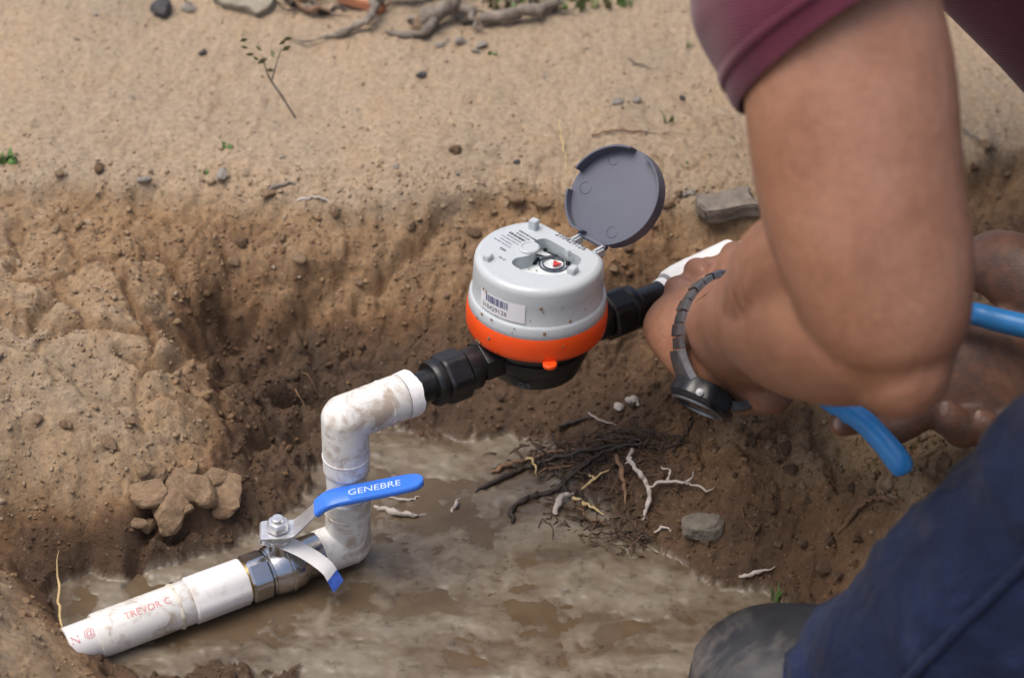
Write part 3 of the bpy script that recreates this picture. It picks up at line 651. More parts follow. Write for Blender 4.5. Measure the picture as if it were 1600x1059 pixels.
elbow('pvc_elbow', LZ, 1, VD, 'muddy white plastic elbow standing in the mud beside the ball valve', .046, .025)
rp = MB().add(*lathe([(.0,-.02),(.0146,-.02),(.0146,.03),(.0,.03)], 40)).build('riser_pipe', MAT['white_pvc2'], None, sharp=40)
rp.location = (RX, RY, (LZ+.046-.003-.047)/2-.005); tag(rp, 'short white pipe stub joining the two white elbows behind the blue lever', 'pipe')
# torn sleeve of tape and adapter where the black tail enters the upper elbow
c0 = Vector((RX,RY,-.002))+PD*.0462
rs = []
for z_, r0 in ((.0,.0150),(.0,.0168),(.006,.0172),(.0085,.0172)):
    rs.append([(r0*math.cos(a), r0*math.sin(a), z_+(.0022*fbm(np.array([a*2.]),np.array([3.]),.7,3,4)[0] if z_ > .007 else 0)) for a in [2*math.pi*j/40 for j in range(40)]])
o = MB().add(*rings(rs, False)).build('tape_collar', MAT['tape'], None, sharp=40, mtx=axis_mtx((0,0,0), PD)); o.location = c0
tag(o, 'torn white tape collar on the mouth of the upper white elbow', 'tape')

# ball valve
vc = Vector((RX,RY,LZ))+VD*.0560
valve = empty('ball_valve', vc); tag(valve, 'chromed ball valve with blue lever between white pipe and lower elbow', 'ball valve')
vm = axis_mtx((0,0,0), VD)
MB().add(*lathe([(.0,-.033),(.0150,-.033),(.0158,-.032),(.0162,-.018),(.0175,-.016),(.0192,-.011),(.0196,-.003),(.0190,.004),(.0178,.0085),(.0172,.0088),(.0172,.0105),(.0,.0105)], 64)).build('valve_body', MAT['steel'], valve, sharp=35, mtx=vm)
MB().add(*lathe([(.0,.0105),(.0165,.0105),(.0180,.0118),(.0180,.0245),(.0165,.0262),(.0,.0262)], 96, lambda a, r, z: hexr(.92,1.0)(a+.2, r, z) if r > .01 else r)).build('hexagon_end', MAT['steel'], valve, sharp=22, mtx=vm)
MB().add(*lathe([(.0,.0262),(.0146,.0262),(.0150,.0275),(.0146,.0295),(.0,.0295)], 40)).build('brass_thread', MAT['brass'], valve, sharp=40, mtx=vm)
MB().add(*lathe([(.0197,-.006),(.0203,-.0055),(.0203,-.0035),(.0197,-.003)], 64, closed=False)).build('cast_band', MAT['steel'], valve, sharp=40, mtx=vm)
st = Vector((.001,.0,0))
MB().add(*lathe([(.0,.012),(.0090,.012),(.0070,.021),(.0062,.024),(.0062,.0275),(.0,.0275)], 32)).build('stem_neck', MAT['steel'], valve, sharp=40, mtx=Matrix.Translation(st))
MB().add(*lathe([(.0,.0275),(.0082,.0275),(.0082,.0300),(.0072,.0305),(.0072,.0345),(.0,.0345)], 32)).build('packing_nut', MAT['zinc'], valve, sharp=40, mtx=Matrix.Translation(st))
MB().add(*lathe([(.0,.0378),(.0078,.0378),(.0082,.0385),(.0082,.0425),(.0068,.0445),(.0045,.0447),(.0042,.0475),(.0036,.048),(.0,.048)], 48, lambda a, r, z: hexr(.9,1.0)(a, r, z) if r > .005 else r)).build('lever_nut', MAT['zinc'], valve, sharp=25, mtx=Matrix.Translation(st))
LA = math.radians(7); lx = Vector((math.cos(LA), math.sin(LA), 0)); ly = Vector((-math.sin(LA), math.cos(LA), 0))
def strip(path, widths, th, n=5):
    """bent flat bar: path of (along, height), widths"""
    d = catmull([(a, h_, w) for (a, h_), w in zip(path, widths)], n); rs = []
    for i, q in enumerate(d):
        t = Vector((d[min(i+1,len(d)-1)][0]-d[max(i-1,0)][0], d[min(i+1,len(d)-1)][1]-d[max(i-1,0)][1])).normalized(); nx, nz_ = -t.y, t.x; w = q[2]; e = min(th*.35, w*.3)
        c_ = lx*q[0]+Vector((0,0,q[1])); N = lx*nx+Vector((0,0,nz_))
        rs.append([st+c_+ly*y+N*h_ for y, h_ in ((-w+e,-th),(w-e,-th),(w,-th+e),(w,th-e),(w-e,th),(-w+e,th),(-w,th-e),(-w,-th+e))])
    return rings(rs)
lev = MB().add(*strip([(-.0125,.0315),(-.0118,.0355),(-.008,.0362),(0,.0362),(.009,.0364),(.014,.0395),(.024,.0505),(.032,.0590),(.037,.0625),(.046,.0650)], [.0085,.0092,.0098,.0100,.0092,.0082,.0072,.0072,.0072,.0072], .0011)).build('lever', MAT['zinc'], valve, sharp=35)
GPATH = [(.0275,.0543),(.0315,.0585),(.0360,.0618),(.0420,.0640),(.056,.0668),(.073,.0702),(.090,.0736),(.0985,.0752),(.1025,.0760)]
grip = MB().add(*strip(GPATH, [.0078,.0082,.0085,.0085,.0084,.0083,.0080,.0066,.0030], .0024)).build('lever_grip', MAT['blue_grip'], valve, sharp=45)
sl = (.0736-.0640)/(.090-.042); gx_ = (lx+Vector((0,0,sl))).normalized(); gn = gx_.cross(ly).normalized()*-1
if gn.z < 0: gn = -gn
tg = text_mesh('GENEBRE', .0084, .0001, 'LEFT')
for vv in tg.vertices: vv.co = st + lx*.0500 + Vector((0,0,.0640+sl*(.0500-.042))) + gx_*vv.co.x*1.08 + ly*(vv.co.y-.0030) + gn*(vv.co.z+.00252)
link('lettering', tg, MAT['ink_white'], grip, False)
# card tag hanging from the stem
tp = [Vector((-.011,.000,.0268)), Vector((.000,.000,.0262)), Vector((.012,-.004,.0250)), Vector((.026,-.0085,.0195)), Vector((.036,-.013,.0140)), Vector((.0405,-.0155,.0075)), Vector((.0445,-.018,.0010))]
dd = catmull([tuple(q) for q in tp], 5); rs = []
for i, q in enumerate(dd):
    t = Vector(dd[min(i+1,len(dd)-1)]-dd[max(i-1,0)]).normalized(); s_ = Vector((0,0,1)).cross(t).normalized(); s_ = (s_+Vector((0,0,.25))).normalized(); w = .0058 if i > 1 else .0045; nn = t.cross(s_)
    rs.append([Vector(q)+s_*a+nn*b2 for a, b2 in ((-w,-.0002),(w,-.0002),(w,.0002),(-w,.0002))])
tagc = empty('card_tag', vc); tag(tagc, 'white card tag with blue printed end hanging from the valve stem', 'tag')
MB().add(*rings(rs[:-6])).build('card', MAT['tag_paper'], tagc, sharp=30); MB().add(*rings(rs[-7:])).build('printed_end', MAT['tag_blue'], tagc, sharp=30)

# white pipe run on the left
a0 = Vector((RX,RY,LZ))+VD*.0840
run = empty('pvc_pipe', a0); tag(run, 'muddy white pipe with red print running into the soil mound', 'pipe'); rm = axis_mtx((0,0,0), VD)
MB().add(*lathe([(.0,.0),(.0168,.0),(.0172,.001),(.0172,.040),(.0160,.0415),(.0,.0415)], 48, lambda a, r, z: hexr(.955,1.0)(a+.5, r, z) if r > .0161 else r)).build('threaded_adapter', MAT['white_pvc2'], run, sharp=30, mtx=rm)
MB().add(*lathe([(.0,0.0415),(.0152,0.0415),(.0160,0.0425),(.0160,0.0510),(.0152,0.0515),(.0,0.0515)], 48)).build('socket', MAT['white_pvc'], run, sharp=40, mtx=rm)
MB().add(*lathe([(.0145,0.0500),(.0166,0.0506),(.0168,0.0518),(.0158,0.0532),(.0145,0.0540)], 48, lambda a, r, z: r+.0007*math.sin(5*a+1)*math.sin(3*a), closed=False)).build('cement_bead', MAT['pvc_cement'], run, sharp=60, mtx=rm)
MB().add(*lathe([(.0,0.0515),(.0156,0.0515),(.0160,0.0530),(.0160,0.1090),(.0154,0.1102),(.0,0.1102)], 48)).build('coupler', MAT['white_pvc'], run, sharp=40, mtx=rm)
stub = MB().add(*lathe([(.0,0.1102),(.0138,0.1102),(.0138,0.1305),(.0125,0.1310),(.0120,0.1310),(.0120,0.1130),(.0,0.1130)], 48)).build('pipe_end', MAT['white_pvc2'], run, sharp=40, mtx=rm)
def cyl_text(s, size, r, along, ang, name, mat, parent, flip=1):
    t = text_mesh(s, size, 0, 'LEFT'); up = Vector((0,0,1)); sd_ = VD.cross(up).normalized()
    if sd_.y > 0: sd_ = -sd_
    for vv in t.vertices:
        a = math.radians(ang) + vv.co.y/r
        rad = sd_*math.cos(a) + up*math.sin(a); vv.co = rad*(r+.00015) + VD*(along - vv.co.x)
    return link(name, t, mat, parent, False)
cyl_text('TREVOR C', .0072, .0160, .0905, 58, 'red_print', MAT['ink_red'], run); cyl_text('N', .0085, .0138, .1295, 44, 'red_print', MAT['ink_red'], run); cyl_text('@', .0080, .0138, .120, 52, 'red_print', MAT['ink_red'], run)
# white pipe held in the hand on the right
q0 = PD*.1235+Vector((0,0,-.003)); qd = (PD+Vector((0,0,.10))).normalized()
wp = empty('pvc_pipe', q0); tag(wp, 'clean white pipe end gripped by the hand beside the meter', 'pipe'); wm = axis_mtx((0,0,0), qd)
MB().add(*lathe([(.0,-.004),(.0160,-.004),(.0176,-.001),(.0186,.006),(.0190,.022),(.0186,.024),(.0186,.060),(.0,.060)], 40)).build('pipe_wall', MAT['white_pvc2'], wp, sharp=35, mtx=wm)
MB().add(*lathe([(.0,-.012),(.0136,-.012),(.0140,-.0105),(.0140,-.0065),(.0,-.0065)], 40)).build('tape_wrap', MAT['tape'], wp, sharp=35, mtx=wm)
e0 = qd*.056; MB().add(*tube([e0, e0+PD*.02, e0+PD*.05+Vector((0,0,-.012)), e0+PD*.09+Vector((0,0,-.05)), e0+PD*.13+Vector((0,0,-.11))], .0134, 24, 4)).build('buried_length', MAT['white_pvc'], wp, sharp=35)
#--PART3--
# ------------------------------------------------------------------ the person: crouching, both hands at the pipe
VIEW = Vector((RC @ np.array([0,0,-1.0])).tolist())            # depth direction used to shape cross sections
def B(mb, path, seg=20, n=6, ref=VIEW): return mb.add(*loft([(P(*p[:3]), p[3], p[4]) for p in path], ref, n, seg))
def W_(mb, path, seg=14, n=5, ref=VIEW): return mb.add(*loft(path, ref, n, seg))
body = MB()
# near (left) arm: shoulder, upper arm, elbow, forearm, wrist
B(body, [(1420,-430,1.10,.075,.070),(1330,-250,1.05,.064,.062),(1305,-40,1.01,.056,.056),(1326,130,1.0,.0575,.054),(1344,290,1.0,.0560,.051),(1372,410,1.0,.0520,.047),(1392,500,1.003,.0445,.042),(1398,545,1.008,.036,.034)], 28)
B(body, [(1412,520,.998,.034,.034),(1378,512,1.012,.0425,.041),(1320,500,1.052,.0500,.048),(1262,496,1.11,.0500,.046),(1212,500,1.165,.0440,.039),(1176,522,1.22,.0405,.031),(1148,540,1.268,.0425,.0290),(1122,524,1.300,.0390,.0270)], 28)
body.add(*loft([(P(1425,560,1.0), .024, .024), (P(1408,585,1.004), .025, .025), (P(1380,585,1.012), .022, .022)], VIEW, 4, 14))   # point of the elbow
body.add(*loft([(P(1300,400,1.035), .034, .036), (P(1245,430,1.085), .040, .040), (P(1205,480,1.15), .032, .034)], VIEW, 4, 16))   # muscle at the bend of the arm
# near hand closed over the pipe
K0, K1 = P(1118,424,1.395), P(1056,520,1.375)                  # knuckle line, index to little finger
B(body, [(1146,540,1.270,.0420,.0280),(1118,522,1.305,.0425,.0250),(1092,494,1.350,.0430,.0240),(1080,482,1.380,.0380,.0200)], 22)
axq = (K1-K0).normalized(); out = (P(1075,455,1.46)-P(1086,470,1.38)).normalized(); side = (P(1150,455,1.46)-P(1075,460,1.46)).normalized()
for i, (L, r) in enumerate(((1.0,.0100),(1.08,.0104),(1.0,.0100),(.82,.0090))):
    k = K0.lerp(K1, i/3); a = k+out*.034*L-side*.004; b2 = a+out*.012*L+side*.024*L; c2 = b2-out*.018*L+side*.012*L
    W_(body, [(k-out*.018, r*1.2, r*1.15), (k, r*1.22, r*1.2), (k.lerp(a,.55), r, r), (a, r*1.06, r*1.05), (a.lerp(b2,.55), r*.92, r*.92), (b2, r*.95, r*.95), (c2, r*.78, r*.75)], 14, 4)
W_(body, [(P(1150,480,1.32),.018,.017),(P(1150,425,1.37),.0160,.0150),(P(1150,402,1.42),.0130,.0125),(P(1140,400,1.46),.0108,.0100),(P(1120,410,1.48),.0085,.0070)], 14, 5)   # thumb lying along the pipe
# far (right) arm and open hand behind the plier handles
B(body, [(1640,-480,1.32,.070,.065),(1800,-180,1.36,.056,.054),(1930,140,1.33,.050,.048),(1925,290,1.29,.041,.040),(1860,380,1.26,.042,.040),(1760,470,1.245,.036,.032),(1690,515,1.24,.032,.024)], 24)
B(body, [(1710,505,1.24,.031,.023),(1650,535,1.238,.036,.021),(1590,570,1.235,.0405,.0190),(1530,592,1.232,.0410,.0170),(1478,606,1.232,.0370,.0150)], 24)   # palm
B(body, [(1660,490,1.235,.024,.022),(1610,440,1.238,.0265,.022),(1560,415,1.245,.0250,.019),(1505,415,1.255,.0165,.0150),(1450,425,1.265,.0135,.012),(1400,440,1.27,.0095,.008)], 18)   # ball of the thumb and thumb
B(body, [(1500,575,1.236,0.0137,0.0137),(1450,592,1.240,0.0128,0.0123),(1405,622,1.243,0.0119,0.0116),(1355,648,1.240,0.0112,0.0109),(1312,662,1.232,0.0093,0.0091)], 16)   # index finger
B(body, [(1500,610,1.234,0.0139,0.0137),(1462,630,1.234,0.0132,0.0130),(1425,652,1.236,0.0128,0.0123),(1394,672,1.234,0.0114,0.0112),(1374,678,1.229,0.0093,0.0091)], 16)   # middle finger
B(body, [(1535,630,1.230,0.0135,0.0132),(1515,662,1.222,0.0128,0.0128),(1502,672,1.203,0.0119,0.0119),(1488,656,1.192,0.0112,0.0109),(1478,640,1.190,0.0091,0.0089)], 16)   # ring finger, curled
B(body, [(1590,640,1.230,0.0125,0.0125),(1565,672,1.220,0.0119,0.0119),(1550,680,1.203,0.0112,0.0112),(1538,664,1.196,0.0103,0.0100),(1532,652,1.197,0.0084,0.0082)], 16)   # little finger, curled
B(body, [(1072,552,1.345,.0150,.016),(1100,582,1.325,.0180,.018),(1150,607,1.30,.0180,.018),(1205,612,1.255,.0160,.018)], 16)   # heel of the near hand below the watch
for px, py, d_ in ((1092,424,1.380),(1062,452,1.372),(1044,488,1.364),(1046,524,1.356)): body.add(*loft([(P(px+8,py+4,d_-.012),.0085,.0085),(P(px,py,d_),.0105,.0105),(P(px-6,py-2,d_+.020),.0095,.0095)], VIEW, 4, 12))   # knuckles
# trunk, neck and head, legs (inside the clothes)
B(body, [(1545,-500,1.22,.150,.100),(1680,-340,1.20,.150,.105),(1860,-150,1.20,.140,.105),(2040,60,1.24,.150,.115),(2120,180,1.26,.130,.110)], 28)
W_(body, [(P(1500,-470,1.22),.060,.060),(P(1400,-600,1.23),.056,.058),(P(1330,-690,1.24),.058,.060)], 18)
HD = P(1255,-770,1.26)
W_(body, [(HD+Vector((.075,.01,.055)),.055,.060),(HD+Vector((.03,.0,.035)),.074,.084),(HD+Vector((-.03,.0,.0)),.074,.086),(HD+Vector((-.07,-.005,-.045)),.058,.066),(HD+Vector((-.085,-.005,-.085)),.034,.040)], 22)
W_(body, [(HD+Vector((-.09,-.0,.0)),.010,.012),(HD+Vector((-.112,0,-.030)),.014,.014),(HD+Vector((-.105,0,-.045)),.012,.016)], 12)
for sgn in (-1, 1): W_(body, [(HD+Vector((.01,sgn*.078,.010)),.010,.020),(HD+Vector((.0,sgn*.088,-.010)),.008,.022),(HD+Vector((-.005,sgn*.080,-.035)),.006,.012)], 10)
KN, AN = P(1905,640,.98), P(1345,1190,1.13)
B(body, [(2090,130,1.18,.085,.085),(2020,380,1.07,.078,.078),(1925,610,.985,.060,.060)], 22)
W_(body, [(KN,.058,.058),(KN.lerp(AN,.35),.060,.062),(KN.lerp(AN,.6),.048,.048),(KN.lerp(AN,.8),.038,.040)], 20)
KR = P(2010,420,1.43); AR = Vector((KR.x+.10, KR.y-.03, 0)); AR.z = gz(AR.x, AR.y)+.10
W_(body, [(P(2110,160,1.34),.085,.085),(P(2060,340,1.38),.074,.074),(KR,.058,.058)], 20)
W_(body, [(KR,.057,.057),(KR.lerp(AR,.4),.058,.060),(AR,.038,.040)], 18)
bme = bpy.data.meshes.new('body'); bme.from_pydata(body.v, [], body.f)
bm = bmesh.new(); bm.from_mesh(bme); bmesh.ops.recalc_face_normals(bm, faces=bm.faces); bm.to_mesh(bme); bm.free()
bme = evaluate(bme, [('REMESH', dict(mode='VOXEL', voxel_size=.0024)), ('SMOOTH', dict(factor=.5, iterations=7))])
m, nt, b = newmat('brown skin')
tc = node(nt, 'ShaderNodeTexCoord').outputs['Object']
n1 = ramp(nt, [(.25, (.225,.100,.057)), (.52, (.295,.142,.086)), (.78, (.345,.178,.116))]); nt.links.new(noise(nt, 22, 6, .62, .3), n1.inputs[0])
n2 = ramp(nt, [(.35, .80), (.6, 1.08)]); nt.links.new(noise(nt, 190, 6, .7), n2.inputs[0])
c = mixc(nt, n1.outputs[0], n2.outputs[0], .55, 'MULTIPLY')
# dust and dried mud on the working hands only
sx = node(nt, 'ShaderNodeSeparateXYZ'); nt.links.new(tc, sx.inputs[0])
hx = Vector(P(1530,590,1.235)); dv = node(nt, 'ShaderNodeVectorMath', operation='DISTANCE'); nt.links.new(tc, dv.inputs[0]); dv.inputs[1].default_value = hx
hm = ramp(nt, [(.08, .95), (.17, 0.)]); nt.links.new(dv.outputs['Value'], hm.inputs[0])
hd_ = node(nt, 'ShaderNodeMath', operation='MULTIPLY'); nt.links.new(hm.outputs[0], hd_.inputs[0]); nn_ = ramp(nt, [(.38, .15), (.62, 1.)]); nt.links.new(noise(nt, 60, 6, .65), nn_.inputs[0]); nt.links.new(nn_.outputs[0], hd_.inputs[1])
c = mixc(nt, c, (.15,.092,.072), hd_.outputs[0])
nt.links.new(c, b.inputs['Base Color']); b.inputs['Roughness'].default_value = .46; b.inputs['Specular IOR Level'].default_value = .42
b.inputs['Subsurface Weight'].default_value = .12; b.inputs['Subsurface Radius'].default_value = (1,.35,.2); b.inputs['Subsurface Scale'].default_value = .006
vs = node(nt, 'ShaderNodeTexVoronoi', i_Scale=520.0); nt.links.new(tc, vs.inputs['Vector'])
ad = node(nt, 'ShaderNodeMath', operation='MULTIPLY_ADD', i_1=.5); nt.links.new(vs.outputs['Distance'], ad.inputs[0]); nt.links.new(noise(nt, 120, 5, .6), ad.inputs[2])
bump(nt, ad.outputs[0], .28, .0015, b)
person = empty('person', tuple(AN.xy)+(gz(AN.x, AN.y),))
tag(person, 'crouching person in maroon shirt and blue jeans reaching with both hands to the pipe', 'person')
def keep(o, root): o.parent = root; o.matrix_parent_inverse = Matrix.Translation(root.location).inverted(); return o
body_o = keep(link('body', bme, m), person)
nm_ = plain('finger nail', (.40,.24,.18), .35)
for px, py, d_, r in ((1478,640,1.183,.0048),(1530,652,1.190,.0042),(1310,662,1.225,.0042)):
    MB().add(*lathe([(.0,.0012),(r*.6,.0010),(r,.0),(r*.9,-.001),(.0,-.001)], 16)).build('finger_nail', nm_, body_o, sharp=60, mtx=axis_mtx(P(px,py,d_), -VIEW) @ Matrix.Diagonal((.8,1.1,1,1)))
for o in body_o.children: pass

# shirt: sleeve of the near arm, trunk, far sleeve
def shirt_mat():
    m, nt, b = newmat('maroon jersey')
    tc = node(nt, 'ShaderNodeTexCoord').outputs['Object']
    mp = node(nt, 'ShaderNodeMapping'); mp.inputs['Rotation'].default_value = (math.radians(20), math.radians(24), 0); nt.links.new(tc, mp.inputs[0])
    wv = node(nt, 'ShaderNodeTexWave', wave_type='BANDS', bands_direction='Z', i_Scale=150.0, i_Distortion=.6, i_Detail=2.0); nt.links.new(mp.outputs[0], wv.inputs[0])
    r = ramp(nt, [(.3, (.078,.012,.030)), (.7, (.145,.030,.058))]); nt.links.new(wv.outputs['Fac'], r.inputs[0])
    r2 = ramp(nt, [(.3, .75), (.7, 1.15)]); nt.links.new(noise(nt, 35, 5), r2.inputs[0])
    nt.links.new(mixc(nt, r.outputs[0], r2.outputs[0], .7, 'MULTIPLY'), b.inputs['Base Color']); b.inputs['Roughness'].default_value = .9
    b.inputs['Sheen Weight'].default_value = .25; b.inputs['Specular IOR Level'].default_value = .2
    bump(nt, wv.outputs['Fac'], .35, .0008, b); return m
MAT['shirt'] = shirt_mat()
def cloth_ring(Lp, Rp, front, seg=48, back=1.0, sag=0.0, wob=.0, ph=0.):
    """ring of a sleeve through a left and a right point, bulging towards the camera by front"""
    c_ = (Lp+Rp)/2; u = (Rp-Lp)/2; v_ = Vector(front); out = []
    for j in range(seg):
        a = 2*math.pi*j/seg; k = 1+wob*math.sin(3*a+ph)+wob*.6*math.sin(5*a+2*ph)
        s_ = math.sin(a); out.append(c_+u*(math.cos(a)*k)+v_*(s_*k*(1 if s_ > 0 else back)))
    return out
UPC = Vector((RC @ np.array([0,1.0,0])).tolist())
fr = lambda cm, up: -VIEW*cm + UPC*up
SL = [(P(1157,160,1.005), P(1468,-28,1.0), fr(.066,.012), .0), (P(1146,146,1.005), P(1470,-44,1.0), fr(.067,.012), .0), (P(1124,104,1.005), P(1476,-84,1.0), fr(.070,.010), .014), (P(1100,62,1.008), P(1482,-130,1.01), fr(.073,.008), .026),
      (P(1086,18,1.01), P(1490,-200,1.02), fr(.078,.004), .034), (P(1090,-60,1.02), P(1510,-290,1.05), fr(.085,0), .034), (P(1130,-220,1.05), P(1560,-400,1.10), fr(.092,0), .016), (P(1240,-400,1.10), P(1640,-480,1.15), fr(.100,0), .012), (P(1370,-520,1.16), P(1680,-560,1.20), fr(.09,0), .01)]
rs = []
for i in range(len(SL)): rs.append(cloth_ring(SL[i][0], SL[i][1], SL[i][2], wob=SL[i][3], ph=i*.5))
def dense(rs, n):
    out = []; k = len(rs[0]); cols = [catmull([tuple(r[j]) for r in rs], n) for j in range(k)]
    return [[Vector(cols[j][i]) for j in range(k)] for i in range(len(cols[0]))]
rs = dense(rs, 6)
v, f = rings(rs, False); sm = bpy.data.meshes.new('sleeve'); sm.from_pydata(v, [], f)
sm = evaluate(sm, [('SOLIDIFY', dict(thickness=.0022, offset=-1)), ('SUBSURF', dict(levels=1, render_levels=1))])
sleeve = keep(link('sleeve', sm, MAT['shirt']), person)
hemr = [[q + (q-(SL[1][0]+SL[1][1])/2).normalized()*.0026 for q in r] for r in rs[9:12]]
v, f = rings(hemr, False); hm_ = bpy.data.meshes.new('cuff_band'); hm_.from_pydata(v, [], f); hm_ = evaluate(hm_, [('SOLIDIFY', dict(thickness=.0015, offset=0))])
hemo = link('cuff_seam', hm_, MAT['shirt'], sleeve)
mb = MB(); mb.add(*loft([(P(*q[:3]), q[3], q[4]) for q in [(1470,-600,1.22,.105,.085),(1545,-500,1.215,.158,.118),(1690,-340,1.20,.160,.126),(1850,-160,1.20,.160,.130),(2020,40,1.23,.163,.132),(2100,150,1.26,.160,.130)]], VIEW, 8, 48, wob=lambda i, a: 1+.018*math.sin(4*a+i*.22)+.012*math.sin(7*a-i*.3)))
keep(mb.build('shirt_trunk', MAT['shirt'], None, sharp=80), person)
mb = MB(); mb.add(*loft([(P(*q[:3]), q[3], q[4]) for q in [(1640,-500,1.31,.088,.082),(1760,-280,1.35,.078,.074),(1850,-80,1.36,.074,.070)]], VIEW, 8, 36, wob=lambda i, a: 1+.02*math.sin(4*a+i*.3)))
keep(mb.build('sleeve', MAT['shirt'], None, sharp=80), person)
# hair
hr = MB(); W_(hr, [(HD+Vector((.088,.01,.048)),.050,.055),(HD+Vector((.045,.0,.050)),.078,.088),(HD+Vector((-.018,.0,.030)),.076,.089),(HD+Vector((-.055,0,.018)),.052,.062)], 20)
keep(hr.build('hair', plain('black hair', (.012,.010,.009), .6, bmp=1, bscale=300), None, sharp=80), person)
# jeans
m, nt, b = newmat('denim')
tc = node(nt, 'ShaderNodeTexCoord').outputs['Object']
r = ramp(nt, [(.30, (.0045,.008,.026)), (.55, (.008,.014,.043)), (.78, (.020,.031,.078))]); nt.links.new(noise(nt, 20, 8, .62, .4), r.inputs[0])
wv = node(nt, 'ShaderNodeTexNoise', i_Scale=900.0, i_Detail=3.0); nt.links.new(tc, wv.inputs['Vector']); r2 = ramp(nt, [(.35, .65), (.65, 1.3)]); nt.links.new(wv.outputs['Fac'], r2.inputs[0])
c = mixc(nt, r.outputs[0], r2.outputs[0], .6, 'MULTIPLY')
dr = ramp(nt, [(.58, 0.), (.75, .14)]); nt.links.new(noise(nt, 14, 7, .65), dr.inputs[0]); c = mixc(nt, c, (.16,.15,.16), dr.outputs[0])
nt.links.new(c, b.inputs['Base Color']); b.inputs['Roughness'].default_value = .92; b.inputs['Sheen Weight'].default_value = .05; b.inputs['Specular IOR Level'].default_value = .2
bw = bump(nt, noise(nt, 26, 5, .6, 1.2), .55, .012, b); fw = nt.nodes.new('ShaderNodeBump'); fw.inputs['Strength'].default_value = .5; fw.inputs['Distance'].default_value = .0015
nt.links.new(noise(nt, 300, 6, .7), fw.inputs['Height']); nt.links.new(bw.outputs[0], fw.inputs['Normal']); nt.links.new(fw.outputs[0], b.inputs['Normal']); MAT['denim'] = m
def folds(seed, amp):
    def g(i, a):
        x = np.array([i*.16+seed]); y = np.array([math.cos(a)*1.2+math.sin(a)*.7])
        return 1 + amp*float(fbm(x, y, .9, 3, seed)[0]) + amp*.6*float(ridged(x*1.3, y*1.2, 1.0, 2, seed+5)[0]-.5)
    return g
HEM = KN.lerp(AN, .93)
leg = [(P(2100,150,1.20),.118,.112),(P(2040,360,1.09),.104,.100),(P(1950,580,.995),.086,.084),(KN+(KN-AN).normalized()*.015,.080,.078),(KN.lerp(AN,.3),.083,.080),(KN.lerp(AN,.6),.080,.078),(KN.lerp(AN,.85),.078,.076),(HEM,.078,.076)]
mb = MB(); mb.add(*loft(leg, VIEW, 14, 72, wob=folds(3, .11), round_ends=False)); jean = keep(mb.build('trouser_leg', MAT['denim'], None, sharp=80), person)
# raised side seam along the shin
d = catmull([(p[0],p[1],p[2],ra,rb) for p, ra, rb in leg], 14); pts = []
fo = folds(3, .11)
for i in range(44, len(d)-2, 2):
    t = Vector(d[min(i+1,len(d)-1)][:3]-d[i-1][:3]).normalized(); u = t.cross(VIEW).normalized(); w = u.cross(t).normalized(); a = math.radians(-118); k = fo(i, a)*1.004
    pts.append(Vector(d[i][:3])+u*(d[i][3]*k*math.cos(a))+w*(d[i][4]*k*math.sin(a)))
sp_ = MB(); sp_.add(*tube(pts, .0032, 8, 2)); keep(sp_.build('side_seam', MAT['denim'], None, sharp=80), person)
legr = [(P(2110,160,1.33),.115,.110),(P(2070,330,1.37),.100,.098),(KR,.084,.082),(KR.lerp(AR,.5),.082,.080),(KR.lerp(AR,.95),.078,.078)]
mb = MB(); mb.add(*loft(legr, VIEW, 10, 48, wob=folds(8, .07), round_ends=False)); keep(mb.build('trouser_leg', MAT['denim'], None, sharp=80), person)
# boots
def boot(name, ankle, toe_dir, gzf, top=None):
    td = Vector((toe_dir[0], toe_dir[1], 0)).normalized(); sdv = Vector((-td.y, td.x, 0)); base = Vector((ankle.x, ankle.y, gzf)) - td*.02
    secs = [(-.075,.030,.060,.030),(-.055,.038,.085,.040),(-.02,.040,.105,.050),(.03,.041,.100,.048),(.08,.046,.082,.041),(.125,.052,.072,.036),(.165,.050,.062,.031),(.190,.036,.048,.024),(.202,.018,.034,.017)]
    dd = catmull(secs, 8); rs = []
    for x, w, h_, c_ in dd:
        ring = []
        for j in range(64):
            a = 2*math.pi*j/64; ca, sa = math.cos(a), math.sin(a); e = .75 if sa < 0 else 1.0
            ring.append(base + td*x + sdv*(w*math.copysign(abs(ca)**.85, ca)) + Vector((0,0,.010+h_*.5+h_*.5*math.copysign(abs(sa)**e, sa))))
        rs.append(ring)
    bo = MB().add(*rings(rs)).build(name, MAT['rubber'], None, sharp=70)
    rs = []
    for x, w, h_, c_ in dd: rs.append([base+td*x*1.01+sdv*(w*1.05*s1)+Vector((0,0,z_)) for s1, z_ in ((-1,0),(1,0),(1.02,.008),(1.0,.017),(-1.0,.017),(-1.02,.008))])
    so = MB().add(*rings(rs)).build('sole', MAT['rubber'], bo, sharp=40)
    sh = [(base+td*-.02+Vector((0,0,.05)),.044,.046),(base+td*-.018+Vector((0,0,.12)),.046,.048),(Vector((ankle.x, ankle.y, 0)) - td*.01 + Vector((0,0,gzf+.19)) if top is None else top,.050,.052)]
    MB().add(*loft(sh, td, 5, 28)).build('boot_shaft', MAT['rubber'], bo, sharp=70)
    return keep(bo, person)
TOE = Z(1062,1075,-.105)
BA = Vector((TOE.x+.185, TOE.y-.035, 0))
boot('boot', Vector((BA.x, BA.y, gz(BA.x,BA.y)+.10)), (-1,.20), -.118, KN.lerp(AN,.78))
boot('boot', AR, (-1,.15), gz(AR.x, AR.y)-.006)

